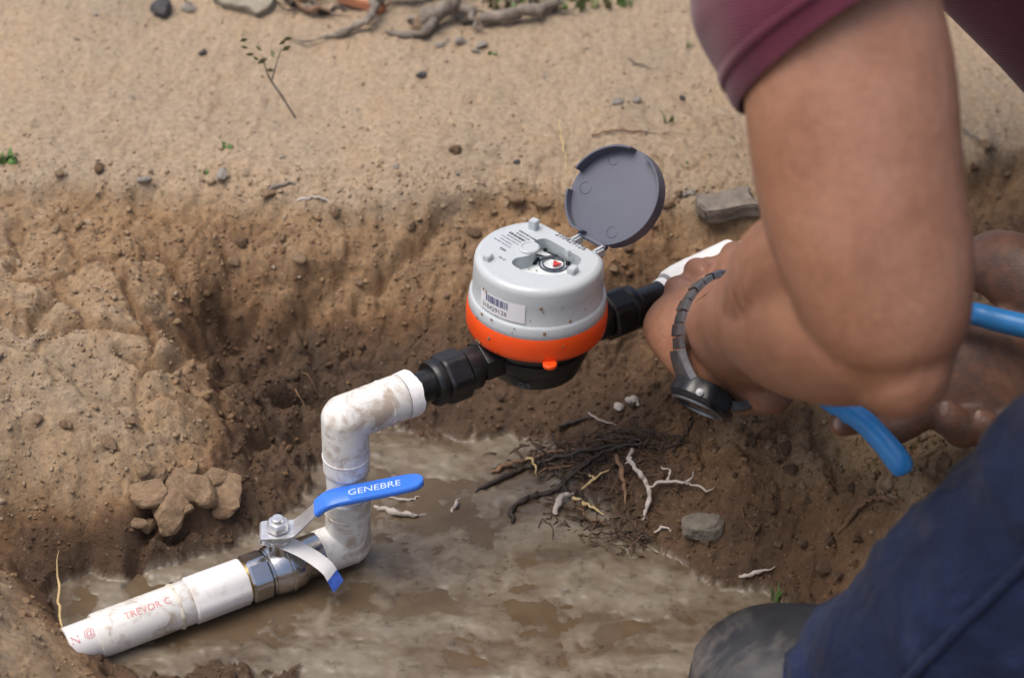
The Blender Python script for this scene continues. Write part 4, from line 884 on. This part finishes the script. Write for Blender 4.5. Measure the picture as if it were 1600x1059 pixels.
# ------------------------------------------------------------------ wristwatch and pliers
wc = P(1140,530,1.265); wd = (P(1212,500,1.165)-P(1128,522,1.29)).normalized(); wu = (UPC - wd*UPC.dot(wd)).normalized(); ws = wu.cross(wd).normalized()
if ws.dot(Vector((1,0,0))) > 0: ws = -ws                       # ws points to the left side of the wrist
def wp_(a, r=1.0, off=0.): return wc + wu*(.0430*r*math.sin(a)) + ws*(.0345*r*math.cos(a)) + wd*off
watch = empty('wristwatch', wc); tag(watch, 'dark metal wristwatch worn loosely on the wrist beside the meter', 'watch')
def wkeep(o): return keep(o, watch)
CA = math.radians(-58)                                         # where the case sits
def link_piece(a0, a1, w0, w1, th, name, mat, n=6):
    rs = []
    for i in range(n+1):
        a = a0+(a1-a0)*i/n; w = w0+(w1-w0)*i/n; pin, pout = wp_(a), wp_(a, 1+th/.041); nn = (pout-pin)
        e = .22; rs.append([pin-wd*w, pin+wd*w, pin+nn*(1-e)+wd*w, pin+nn+wd*w*(1-e*.7), pin+nn-wd*w*(1-e*.7), pin+nn*(1-e)-wd*w])
    return wkeep(MB().add(*rings(rs)).build(name, mat, None, sharp=35))
aa = -8.
while aa < 246:                                               # bracelet of separate links
    wide = int(round(aa)) % 2; w_ = .0112 if (int((aa+8)/11) % 2) else .0102
    link_piece(math.radians(aa), math.radians(aa+9.6), w_, w_, .0050 if w_ > .011 else .0042, 'bracelet_link', MAT['watch_steel'], 3); aa += 11
cn = (wp_(CA, 1.1)-wp_(CA)).normalized(); cm = axis_mtx(wp_(CA, .99), cn, wd)
case = wkeep(MB().add(*lathe([(.0,-.005),(.0195,-.005),(.0222,.001),(.0228,.007),(.0210,.0100),(.0188,.0108),(.0168,.0112),(.0160,.0100),(.0,.0100)], 48, lambda a, r, z: r*(1+.035*math.cos(8*a)) if r > .0185 else r)).build('watch_case', MAT['watch_black'], None, sharp=35, mtx=cm))
wkeep(MB().add(*lathe([(.0188,.0106),(.0196,.0110),(.0190,.0124),(.0172,.0126),(.0166,.0112)], 48, closed=False)).build('bezel', MAT['watch_steel'], None, sharp=35, mtx=cm))
wkeep(MB().add(*lathe([(.0,.0101),(.0160,.0101),(.0158,.0110),(.0,.0112)], 40)).build('watch_crystal', plain('dark glass', (.01,.012,.02), .06), None, sharp=35, mtx=cm))
link_piece(math.radians(-46), math.radians(-9), .0165, .0115, .0070, 'case_lug', MAT['watch_steel']); link_piece(math.radians(-112), math.radians(-70), .0115, .0160, .0070, 'case_lug', MAT['watch_steel'])
for s_ in (-1, 1):
    wkeep(MB().add(*lathe([(.0,.0),(.0022,.0),(.0026,.0006),(.0026,.0032),(.0,.0034)], 14)).build('push_button', MAT['watch_steel'], None, sharp=35, mtx=cm @ Matrix.Translation((.0,.0,.005)) @ Matrix.Rotation(math.radians(90*s_+20), 4, 'Z') @ Matrix.Translation((.0208,0,0)) @ Matrix.Rotation(math.radians(90), 4, 'Y')))

pv = P(1165,505,1.352)
pliers = empty('pliers', pv); tag(pliers, 'pliers with worn light blue handles held by the hand without a watch', 'pliers')
jaw0, jaw1 = PD*.106+Vector((.004,-.021,-.010)), PD*.106+Vector((.002,.002,-.026))
for pts in ([pv, P(1100,470,1.362), jaw0], [pv, P(1110,525,1.365), jaw1]):
    keep(MB().add(*loft([(pts[0],.012,.006),(pts[1],.010,.006),(pts[2],.006,.005)], VIEW, 5, 12)).build('jaw', MAT['zinc'], None, sharp=50), pliers)
keep(MB().add(*lathe([(.0,-.009),(.008,-.009),(.0085,-.008),(.0085,.008),(.008,.009),(.0,.009)], 24)).build('pivot', MAT['zinc'], None, sharp=40, mtx=axis_mtx(pv, VIEW)), pliers)
H1 = [(pv,.007),(P(1240,575,1.325),.0070),(P(1300,628,1.245),.0074),(P(1345,655,1.216),.0078),(P(1380,690,1.203),.0080),(P(1402,718,1.198),.0084),(P(1411,733,1.197),.0072),(P(1414,738,1.197),.0048),(P(1415,741,1.197),.0012)]
H2 = [(pv,.007),(P(1300,500,1.30),.0070),(P(1420,480,1.245),.0072),(P(1510,488,1.207),.0074),(P(1560,500,1.200),.0078),(P(1640,520,1.192),.0080),(P(1700,545,1.188),.0075)]
for Hh in (H1, H2): keep(MB().add(*tube([q[0] for q in Hh], [q[1] for q in Hh], 18, 6)).build('handle', MAT['blue_handle'], None, sharp=60), pliers)
#--PART4--
# ------------------------------------------------------------------ crumbs, clods, stones
def blob(seed, sub=2, flat=.75, rough=.28, angular=False, grit=.05):
    bm = bmesh.new(); bmesh.ops.create_icosphere(bm, subdivisions=sub, radius=1); r_ = random.Random(seed)
    if angular:
        for _ in range(9):
            n_ = Vector((r_.gauss(0,1), r_.gauss(0,1), r_.gauss(0,1))).normalized(); d_ = r_.uniform(.55,.8)
            for v in bm.verts:
                e = v.co.dot(n_)-d_
                if e > 0: v.co -= n_*e
    ks = [(Vector((r_.gauss(0,1), r_.gauss(0,1), r_.gauss(0,1)))*1.6, r_.uniform(0,6.3)) for _ in range(6)]
    for v in bm.verts:
        k = 1+rough*sum(math.sin(q.dot(v.co)+p) for q, p in ks)/3; v.co *= k*(1+r_.uniform(-grit,grit)); v.co.z *= flat
    v = np.array([tuple(q.co) for q in bm.verts]); bm.verts.index_update(); f = np.array([[q.index for q in k.verts] for k in bm.faces]); bm.free(); return v, f
def scatter(name, n, xr, yr, size, keepf, seed):
    g = np.random.default_rng(seed); x = g.uniform(*xr, n); y = g.uniform(*yr, n); z, d, r, fl, sw = gzs(x, y)
    k = (fl < .1) & (g.random(n) < keepf(x, y, d, r)); x, y, z, d = x[k], y[k], z[k], d[k]; n = len(x)
    s = np.minimum(size*np.exp(g.normal(0, .45, n)), size*2.8); V, F, D = [], [], []; off = 0
    vs_ = [blob(100+i, 1, .7, .35, True, .16) for i in range(8)]
    for i in range(8):
        idx = np.arange(i, n, 8); v, f = vs_[i]; a = g.uniform(0, 6.28, len(idx)); ca, sa = np.cos(a), np.sin(a)
        st_ = g.uniform(.7, 1.35, (len(idx),1)); lx_ = v[None,:,0]*st_; ly_ = v[None,:,1]/st_
        q = np.stack([(lx_*ca[:,None]-ly_*sa[:,None]), (lx_*sa[:,None]+ly_*ca[:,None]), np.repeat(v[None,:,2], len(idx), 0)], -1)*s[idx][:,None,None]
        q += np.stack([x[idx], y[idx], z[idx]+s[idx]*.12], -1)[:,None,:]; V.append(q.reshape(-1,3)); F.append((f[None]+(np.arange(len(idx))*len(v))[:,None,None]+off).reshape(-1,3)); off += len(idx)*len(v)
        D.append(np.repeat((d[idx]+g.normal(-.06, .14, len(idx))).clip(0,1), len(v)))
    V = np.vstack(V); F = np.vstack(F); me = bpy.data.meshes.new(name); me.vertices.add(len(V)); me.vertices.foreach_set('co', V.ravel())
    me.loops.add(F.size); me.loops.foreach_set('vertex_index', F.ravel().astype(np.int32)); me.polygons.add(len(F)); me.polygons.foreach_set('loop_start', np.arange(0, F.size, 3, dtype=np.int32)); me.update(calc_edges=True)
    attr(me, 'damp', np.concatenate(D)); attr(me, 'mud', np.zeros(len(V))); attr(me, 'silt', np.zeros(len(V)))
    return tag(link(name, me, bpy.data.materials['soil'], smooth=False), 'loose crumbs of soil strewn over the ground and pit walls', 'soil crumbs', kind='stuff')
scatter('soil_crumbs', 30000, (-.46,.50), (-.36,.22), .00105, lambda x, y, d, r: .25+.75*r, 3)
scatter('soil_grit', 12000, (-.5,.55), (.12,.75), .0010, lambda x, y, d, r: .5+0*r, 4)
scatter('soil_lumps', 5200, (-.46,.50), (-.36,.22), .0019, lambda x, y, d, r: .15+.85*r*r, 5)
VAR = {}
def piece(name, key, p, s, mat, rotz=None, flat=.75, rough=.28, ang=False, stretch=(1,1), sink=.35, sub=2):
    kk = (key, flat, rough, ang, mat)
    if kk not in VAR:
        v, f = blob(key, max(sub, 3), flat, rough, True, .035 if not ang else .03); me = bpy.data.meshes.new(name); me.from_pydata([tuple(q) for q in v], [], [tuple(int(i) for i in q) for q in f]); me.materials.append(MAT[mat])
        me.polygons.foreach_set('use_smooth', [False]*len(me.polygons)); VAR[kk] = me
    o = bpy.data.objects.new(name, VAR[kk]); COL.objects.link(o)
    o.location = p + Vector((0,0,s*flat*(1-sink)*.8)); o.scale = (s*stretch[0], s*stretch[1], s); o.rotation_euler = (rng.uniform(-.3,.3), rng.uniform(-.3,.3), rng.uniform(0,6.28) if rotz is None else rotz)
    return o
MMP = .00047
def at(px, py, w, name, label, cat, mat, key, **kw):
    return tag(piece(name, key, on_ground(px, py+w*.25), w*MMP/2, mat, **kw), label, cat)
# heap of clods on the left bank
HEAP = {0: 'tall rounded lump of dry soil, the largest of the heap above the valve', 1: 'rounded lump of dry soil leaning on the back of the tallest lump', 2: 'broad flat lump of dry soil beside the tallest lump of the heap', 3: 'long slanting lump of dry soil lying in front of the tallest lump', 4: 'angular lump of dry soil at the end of the heap towards the riser', 5: 'small lump of dry soil below the long slanting lump'}
for i, (px, py, w, mt) in enumerate(((240,765,56,'lump_dry'),(277,752,36,'lump_dry'),(312,772,50,'lump_dry'),(262,797,58,'lump_dry'),(348,764,40,'lump_dry'),(232,822,30,'lump_dry'),(212,816,22,'lump_dry'),(330,745,26,'lump_dry'),(300,735,22,'lump_dry'),(365,750,24,'lump_damp'),(290,790,26,'lump_dry'),(225,735,22,'lump_dry'),(350,790,34,'lump_damp'),(250,742,20,'lump_dry'),(105,665,18,'lump_dry'),(205,660,16,'lump_dry'),(170,690,15,'lump_dry'),(60,655,15,'lump_dry'))):
    o = piece('soil_clod', 30+i % 6, on_ground(px, py+w*.2), w*MMP*.68, mt, rough=.4, stretch=(rng.uniform(.85,1.3), rng.uniform(.8,1.1)), sub=3)
    tag(o, HEAP.get(i, 'small crumb of dry soil beside the heap of lumps above the valve') if mt == 'lump_dry' else 'dark damp lump of soil below the heap of lumps above the valve', 'soil clod', 'soil clods on the bank above the valve')
for i, (px, py, w) in enumerate(((805,305,40),(850,312,26),(905,318,22),(1000,335,26),(1042,318,22),(770,330,18),(1020,350,20),(740,360,22),(640,350,20),(520,330,20),(420,300,22),(155,262,24),(95,268,22),(470,400,22),(440,370,20),(380,380,20),(365,405,18),(560,440,20),(700,460,16),(980,385,20),(1060,300,16),(960,420,16),(1540,225,24),(1520,260,20),(1575,270,20))):
    tag(piece('soil_clod', 30+i % 6, on_ground(px, py+w*.2), w*MMP/2, 'lump_damp' if i % 4 == 3 else 'lump_dry', rough=.4, stretch=(rng.uniform(.9,1.3), 1), sub=3), 'small lump of soil on the crumbling rim of the pit', 'soil clod', 'soil clods along the rim of the pit')
for i, (px, py, w) in enumerate(((1160,665,24),(1140,650,16),(1175,690,18),(1225,700,22),(1235,730,20),(1120,700,14),(1260,780,16),(1330,760,15),(1300,845,20),(1255,850,18),(1285,880,26),(1310,900,24),(1220,850,16),(1340,840,18),(1150,740,14),(1080,700,16),(1050,650,18),(1025,600,16),(1000,575,18),(980,600,14),(1180,825,14),(1365,770,14))):
    tag(piece('soil_clod', 30+i % 6, on_ground(px, py+w*.2), w*MMP/2, 'lump_damp', rough=.4, sub=3), 'small damp lump of soil on the damp slope below the arm with the watch', 'soil clod', 'soil clods on the damp slope')
# stones, chips and rubble
at(1094,806,98,'stone','angular grey stone half buried beside the bleached root','stone','chip_grey',61, ang=True, rough=.30, flat=.7, stretch=(1.0,.8), sink=.75, rotz=.3, sub=4)
at(255,6,58,'stone','dark grey stone lying beyond the pit near a pale one','stone','chip_dark',62, ang=True, rough=.15)
at(296,8,30,'stone','pale stone beside the dark grey stone beyond the pit','stone','chip_pale',63, rough=.2)
at(655,34,46,'stone','tan rounded stone among the dead wood beyond the pit','stone','lump_dry',64, rough=.25, flat=.95)
at(712,232,26,'stone','brown pebble alone on the dry sand behind the meter','stone','lump_damp',65, rough=.2)
at(656,112,28,'stone','flat dark pebble on the dry sand below the dead wood','stone','chip_dark',66, flat=.4)
at(1066,152,16,'stone','small blue grey pebble near the maroon sleeve','stone','chip_dark',67)
at(318,80,18,'stone','small dark pebble on the dry sand beside the spindly weed','stone','chip_dark',68)
at(808,252,14,'stone','tiny grey pebble on the sand beyond the open lid','stone','chip_dark',69)
for i, (px, py, w) in enumerate(((966,160,34),(994,155,26),(690,70,26),(722,66,34),(752,70,30),(745,80,20),(228,280,28),(348,272,36),(700,62,18),(1080,300,22),(1068,302,16),(205,150,12),(430,190,10),(440,245,14),(620,260,16),(715,270,12),(850,120,12),(915,75,12),(1010,205,14),(560,170,10),(120,60,12),(150,22,12),(1110,140,12))):
    tag(piece('stone_chip', 70+i % 5, on_ground(px, py+2), w*MMP/2, 'chip_pale', ang=True, rough=.15, flat=.45, stretch=(1.25,.7)), 'pale flat chip of stone lying on the dry sand beyond the pit', 'stone chip', 'pale stone chips on the sand')
def slab(name, px, py, sz, rot, mat, label, cat, lift=.0):
    p = on_ground(px, py); v, f = box((0,0,0), sz, min(sz)*.12); r_ = random.Random(px)
    bm = bmesh.new(); tmp = bpy.data.meshes.new('slab'); tmp.from_pydata(v, [], f); bm.from_mesh(tmp); bmesh.ops.subdivide_edges(bm, edges=bm.edges, cuts=3, use_grid_fill=True); bm.verts.index_update(); v = [tuple(q.co) for q in bm.verts]; f = [[q.index for q in k.verts] for k in bm.faces]; bm.free(); bpy.data.meshes.remove(tmp)
    v = [(x*(1+r_.uniform(-.05,.05))+.003*math.sin(y*160+px), y*(1+r_.uniform(-.06,.06))+.003*math.sin(x*120), z_*(1+r_.uniform(-.12,.12))) for x, y, z_ in v]
    o = MB().add(v, f).build(name, MAT[mat], None, sharp=40); o.location = p+Vector((0,0,lift)); o.rotation_euler = rot; return tag(o, label, cat)
slab('wood_block', 1135,330, (.046,.026,.013), (.10,-.06,.12), 'wood_grey', 'weathered block of wood on the rim of the pit beside the bent arm', 'wood block', .006)
slab('slate', 385,8, (.050,.030,.008), (.3,.1,-.5), 'stone', 'flat grey green slab tilted beside the dead wood beyond the pit', 'slab', .006)
slab('clay_shard', 560,14, (.046,.012,.009), (.1,.25,-.35), 'clay', 'long orange terracotta shard lying among the dead wood', 'clay shard', .008)
# ------------------------------------------------------------------ roots, twigs, dead wood
def gpath(px, lift=.0025):
    out = []
    for i, q in enumerate(px):
        l = q[2] if len(q) > 2 else lift; out.append(on_ground(q[0], q[1])+Vector((0,0,l)))
    return out
def stick(name, px, r, mat, label, cat, group=None, lift=.0025, jit=.0012, branches=(), seg=8):
    if name == 'dead_branch': jit = .0038
    pts = gpath(px, lift); n = len(pts); rr = [r*(1-.45*i/(n-1))*rng.uniform(.7,1.25) for i in range(n)]; rr[-1] *= .35; rr[0] *= .6; d = catmull([tuple(p)+(w,) for p, w in zip(pts, rr)], 5)
    pp = [Vector(q[:3])+Vector((rng.uniform(-jit,jit), rng.uniform(-jit,jit), rng.uniform(-jit,jit)*.6)) for q in d]
    mb = MB().add(*tube(pp, [max(q[3]*rng.uniform(.7,1.25), r*.15) for q in d], seg, 2)); o = mb.build(name, MAT[mat], None, sharp=80); tag(o, label, cat, group)
    for bp in branches:
        q = gpath(bp, lift); k = len(q); dq = catmull([tuple(c_)+(r*.55*(1-.7*i/(k-1)),) for i, c_ in enumerate(q)], 4); MB().add(*tube([Vector(c_[:3])+Vector((rng.uniform(-jit,jit), rng.uniform(-jit,jit), rng.uniform(-jit,jit)*.6)) for c_ in dq], [c_[3]*rng.uniform(.65,1.3) for c_ in dq], 7, 2)).build('branch', MAT[mat], o, sharp=80)
    return o
stick('root', [(800,818,.001),(803,797),(828,781),(865,770),(900,745,.006),(940,720,.008),(975,706,.006),(1005,699)], .0024, 'root_dark', 'long black root arching from the muddy water into the slope', 'root', branches=([(900,745,.006),(925,750),(945,742)],))
stick('root', [(742,770,.001),(780,752),(815,737),(850,727,.005),(900,717,.006),(960,706,.006),(1045,693)], .0023, 'root_dark', 'black root lying just above the arching one, its tip pale with mud', 'root', branches=([(815,737),(790,728),(770,735)],[(900,717,.006),(930,728),(958,724)]))
stick('root', [(768,742),(792,730),(830,720),(872,708),(905,704)], .0020, 'root_brown', 'thin brown root along the upper edge of the root clump', 'root')
stick('root', [(986,722,.012),(982,742,.014),(998,758,.012),(1010,776,.009),(1011,800,.004),(1000,818,.001)], .0025, 'root_white', 'bleached white forked root standing out of the clump beside the grey stone', 'root', branches=([(1010,774,.009),(1040,768,.010),(1072,770,.010),(1100,779,.008),(1117,772,.006)],[(1040,768,.010),(1046,754,.012),(1032,749,.012)],[(985,738,.014),(974,744,.012)],[(1072,770,.010),(1080,757,.012)]))
stick('root', [(896,782,.004),(918,796,.005),(942,806,.002)], .0026, 'root_yellow', 'short yellow split root near the waterline', 'root')
stick('root', [(910,768,.004),(928,756,.006),(952,742,.006)], .0018, 'root_yellow', 'thin yellow root between the black root and the white fork', 'root', branches=([(928,756,.006),(916,748,.006)],))
stick('root', [(822,726,.006),(833,733,.008),(836,748,.004)], .0015, 'root_yellow', 'small yellow rootlet hanging over the two black roots', 'root')
stick('root', [(868,806,.002),(876,788,.007),(896,779,.006)], .0034, 'root_white', 'pale muddy root stub curled at the edge of the water', 'root')
stick('root', [(1024,836,.002),(1034,829,.004),(1050,833,.002)], .0016, 'root_white', 'short white root fragment below the grey stone', 'root')
stick('root', [(962,718,.006),(972,752,.005),(978,792,.002)], .0024, 'root_brown', 'brown strip of bark hanging beside the white forked root', 'root')
stick('root', [(918,650),(938,660),(962,668)], .0009, 'root_white', 'fine pale rootlet lying above the root clump', 'root')
stick('root', [(872,672),(900,662),(925,655)], .0020, 'root_dark', 'short dark root end in the wall below the meter', 'root')
stick('twig', [(1308,836,.003),(1330,815,.006),(1352,797,.009),(1380,792,.008),(1412,798,.003)], .0022, 'root_brown', 'brown twig stuck in the slope beside the jeans', 'twig', branches=([(1352,797,.009),(1366,790,.010),(1378,789,.009)],))
stick('twig', [(1155,905,.002),(1180,900,.003),(1212,890,.003)], .0020, 'root_white', 'pale twig lying on the mud beside the grass tuft', 'twig')
stick('twig', [(582,792,.001),(612,803,.003),(640,808,.003),(668,806,.001)], .0032, 'root_white', 'thick pale twig half sunk in the mud beside the riser', 'twig')
stick('twig', [(600,775,.001),(632,783,.002),(655,778,.001)], .0018, 'root_white', 'thin pale twig in the water under the blue lever', 'twig')
stick('twig', [(706,802,.001),(712,794,.005),(716,787,.006)], .0015, 'root_white', 'small white curl of root standing in the muddy water', 'twig')
stick('twig', [(96,985,.002),(97,955,.018),(100,918,.036)], .0011, 'root_yellow', 'dry straw standing beside the mound by the red printed pipe end', 'straw')
stick('twig', [(925,215),(965,207),(1010,210),(1078,213)], .0012, 'root_brown', 'thin curved twig on the sand beyond the open lid', 'twig')
stick('twig', [(872,205,.01),(880,240,.005),(890,280,.001)], .0007, 'root_yellow', 'thin dry straw leaning on the sand beside the open lid', 'straw')
stick('twig', [(465,318),(495,312),(522,322)], .0020, 'root_white', 'pale twig on the sandy rim of the pit', 'twig')
stick('twig', [(980,95),(1000,105),(1028,115)], .0014, 'wood_grey', 'short grey twig on the sand near the sleeve', 'twig')
stick('twig', [(415,300),(440,292),(460,290)], .0022, 'wood_grey', 'grey twig at the crest of the bank above the clods', 'twig')
stick('twig', [(1505,205),(1530,222),(1560,240)], .0018, 'wood_grey', 'grey twig on the rim behind the upper arm', 'twig')
for i, q in enumerate(([(455,575),(480,590),(505,628)],[(462,610),(475,640)],[(1350,720),(1362,745),(1372,765)],[(1158,795),(1168,820),(1185,850)],[(1180,745),(1195,772),(1210,790)],[(350,545),(372,550),(392,548)],[(640,560),(660,575),(668,600)])):
    stick('rootlet', q, .0009, 'root_brown', 'hair thin brown rootlet poking out of the pit wall', 'rootlet', 'rootlets in the pit walls', seg=5)
# dead wood and litter beyond the pit
stick('dead_branch', [(525,58,.004),(572,46,.010),(588,22,.014),(596,0,.014)], .0050, 'wood_grey', 'crooked grey branch rising beside the terracotta shard', 'branch', branches=([(572,46,.010),(530,62,.006),(450,68,.002)],))
stick('dead_branch', [(640,46,.006),(690,40,.014),(705,20,.018),(690,-15,.02)], .0120, 'wood_grey', 'thick weathered stump of root beyond the pit', 'branch', branches=([(705,20,.018),(735,38,.010),(750,55,.004)],[(690,40,.014),(660,62,.006),(610,55,.004)]))
stick('dead_branch', [(750,40,.008),(800,38,.010),(840,30,.012),(880,18,.010)], .0065, 'wood_grey', 'pale straight log lying beside the weathered stump', 'branch')
stick('dead_branch', [(430,-10,.008),(455,12,.006),(480,16,.004)], .0040, 'root_dark', 'dark short branch beside the terracotta shard', 'branch')
stick('dead_branch', [(600,10,.012),(650,5,.014),(700,-12,.014)], .0060, 'root_dark', 'dark dead branch behind the tan rounded stone', 'branch')
TR = random.Random(9)
for k in range(26):
    x0, y0 = TR.choice(((850,725),(900,712),(960,702),(1000,700),(940,735),(985,690),(880,760),(920,820),(990,840),(1040,690))); x0 += TR.uniform(-30,30); y0 += TR.uniform(-12,12); a = TR.gauss(.35,.5)*(1 if TR.random() < .6 else -1); L = TR.uniform(35,95); q = []
    for j in range(5): q.append((x0+L*(j/4-.5)*math.cos(a)+TR.uniform(-6,6), y0+L*(j/4-.5)*math.sin(a)*.6+TR.uniform(-5,5), TR.uniform(.001,.008)))
    mt = TR.choice(('root_dark','root_dark','root_dark','root_brown'))
    stick('root', q, TR.uniform(.0007,.0016), mt, 'thin black root in the tangle around the white forked root' if mt == 'root_dark' else 'thin brown root in the tangle around the white forked root', 'root', 'thin roots of the clump', seg=5)
LT = random.Random(21)
for k in range(22):
    x0, y0 = LT.uniform(420,900), LT.uniform(-14,40) if k % 2 else LT.uniform(-14,14); a = LT.uniform(-.6,.6); L = LT.uniform(30,80)
    q = [(x0+L*(j/3-.5)*math.cos(a), y0+L*(j/3-.5)*math.sin(a)*.5+LT.uniform(-4,4), LT.uniform(.002,.012)) for j in range(4)]; mt = LT.choice(('root_dark','wood_grey','root_brown'))
    stick('twig', q, LT.uniform(.0012,.0028), mt, {'root_dark':'dark dead twig in the pile of dead wood beyond the pit','wood_grey':'grey dead twig in the pile of dead wood beyond the pit','root_brown':'brown dead twig in the pile of dead wood beyond the pit'}[mt], 'twig', 'twigs in the dead wood', seg=6)
# fine fibres of the root clump
mb = MB(); rr_ = random.Random(4)
cen = [(860,722),(920,712),(975,702),(1000,690),(930,735),(960,745),(900,800),(950,820),(985,838),(1000,715),(880,700)]
grid = {}
for k in range(700):
    cx, cy = rr_.choice(cen); px, py = cx+rr_.gauss(0,34), cy+rr_.gauss(0,16)
    key = (round(px/14), round(py/14))
    if key not in grid: grid[key] = on_ground(px, py)
    p = grid[key]+Vector((rr_.uniform(-.004,.004), rr_.uniform(-.004,.004), .001)); a = rr_.gauss(.2,.9); L = rr_.uniform(.004,.015); dz = rr_.uniform(-.1,.35); d_ = Vector((math.cos(a), math.sin(a), dz))
    if rr_.random() < .5: d_.x = -d_.x
    q = [p, p+d_*L*.5+Vector((rr_.gauss(0,.002), rr_.gauss(0,.002), rr_.gauss(0,.0015))), p+d_*L+Vector((rr_.gauss(0,.003), rr_.gauss(0,.003), -.002))]
    mb.add(*tube(q, [.0007,.0006,.0003], 4, 3))
o = mb.build('root_fibres', MAT['fibre'], None, sharp=80); tag(o, 'matted fine brown root fibres in the clump by the water', 'root fibres', kind='stuff')
# pale fluff
mb = MB()
for px, py in ((984,630),(995,632),(968,638),(990,626)):
    v, f = blob(px, 2, .7, .5); p = on_ground(px, py); mb.add([p+Vector(tuple(q))*.0035+Vector((0,0,.002)) for q in v], [tuple(int(i) for i in k) for k in f])
tag(mb.build('paper_scrap', MAT['root_white'], None, sharp=40), 'small crumpled pale scrap on the soil under the meter outlet', 'scrap')
# ------------------------------------------------------------------ weeds
def blade(mb, p, d_, L, w):
    s_ = Vector((-d_.y, d_.x, 0)).normalized() if abs(d_.x)+abs(d_.y) > 1e-4 else Vector((1,0,0)); rs = []
    for i in range(5):
        t = i/4; c_ = p+Vector((d_.x*L*t*t*.7, d_.y*L*t*t*.7, L*(t-.25*t*t))); ww = w*(1-t)**.7+.0001; rs.append([c_-s_*ww, c_+Vector((0,0,.0002))+d_*.0003, c_+s_*ww, c_-d_*.0002])
    mb.add(*rings(rs))
def tuft(px, py, n, L, name, label, mat='leaf', w=.0009, spread=.004, group=None):
    p = on_ground(px, py); e = empty(name, p); tag(e, label, 'grass' if 'grass' in name else 'weed', group)
    for k in range(n):
        a = rng.uniform(0,6.28); mb = MB(); blade(mb, Vector((rng.uniform(-spread,spread), rng.uniform(-spread,spread), -.001)), Vector((math.cos(a), math.sin(a), 0))*rng.uniform(.3,.9), L*rng.uniform(.5,1), w); mb.build('blade', MAT[mat], e, sharp=80)
tuft(1214,938,12,.026,'grass_tuft','small green grass tuft at the mud edge beside the boot'); tuft(1046,192,7,.020,'grass_tuft','thin grass tuft on the sand between lid and sleeve'); tuft(1080,260,8,.008,'sprout','tiny green sprout close to the rim of the open lid', w=.0022)
tuft(355,230,8,.007,'sprout','tiny green sprout alone on the sand beyond the broken bank', w=.0026); tuft(12,250,16,.012,'weed','low green weed at the crest of the broken bank', w=.003, spread=.008); tuft(320,272,5,.007,'sprout','faint green sprout beside the pale chip on the rim', w=.0018)
tuft(770,85,7,.009,'sprout','green sprout under the pale straight log', w=.002); tuft(1076,75,6,.012,'grass_tuft','green grass wisp close to the maroon sleeve')
for i, (px, py) in enumerate(((780,4),(815,10),(850,6),(890,10),(930,4),(965,0),(840,-12),(900,-10),(760,-6))):
    tuft(px, py, 14, .016, 'weed', 'leafy green weed behind the pale straight log', 'leaf' if i % 2 else 'leaf_dull', w=.0035, spread=.014, group='weeds behind the log')
# spindly weed
p = on_ground(462,185); e = empty('weed', p); tag(e, 'spindly weed with a bare stem and dull leaves on the sand', 'weed')
def rel(px, py, h_): 
    q = on_ground(462,185); r0 = ray(px, py); t = (q.y-CAM[1])/r0[1]; return Vector(CAM+r0*t)-p
sp = [Vector((0,0,0)), rel(440,150,0), rel(420,120,0), rel(410,88,0)]; MB().add(*tube(sp, [.0011,.001,.0008,.0005], 6, 4)).build('stem', MAT['wood_grey'], e, sharp=80)
MB().add(*tube([rel(424,128,0), rel(432,100,0), rel(440,75,0)], [.0008,.0006,.0004], 6, 4)).build('stem', MAT['wood_grey'], e, sharp=80)
for px, py in ((405,95),(398,85),(388,75),(410,80),(402,100),(374,65),(440,80),(436,70),(428,92),(415,110),(396,92),(442,62)):
    q = rel(px, py, 0); a = rng.uniform(0,6.28); L = rng.uniform(.006,.010); d_ = Vector((math.cos(a), math.sin(a)*.5, rng.uniform(-.2,.6))).normalized(); s_ = d_.cross(Vector((0,1,.3))).normalized()*L*.28; n_ = d_.cross(s_).normalized()*.0002
    MB().add([q, q+d_*L*.5+s_, q+d_*L, q+d_*L*.5-s_, q+n_, q+d_*L*.5+s_+n_, q+d_*L+n_, q+d_*L*.5-s_+n_], [(0,1,2,3),(7,6,5,4),(0,4,5,1),(1,5,6,2),(2,6,7,3),(3,7,4,0)]).build('leaf', MAT['leaf_dull'], e, False)
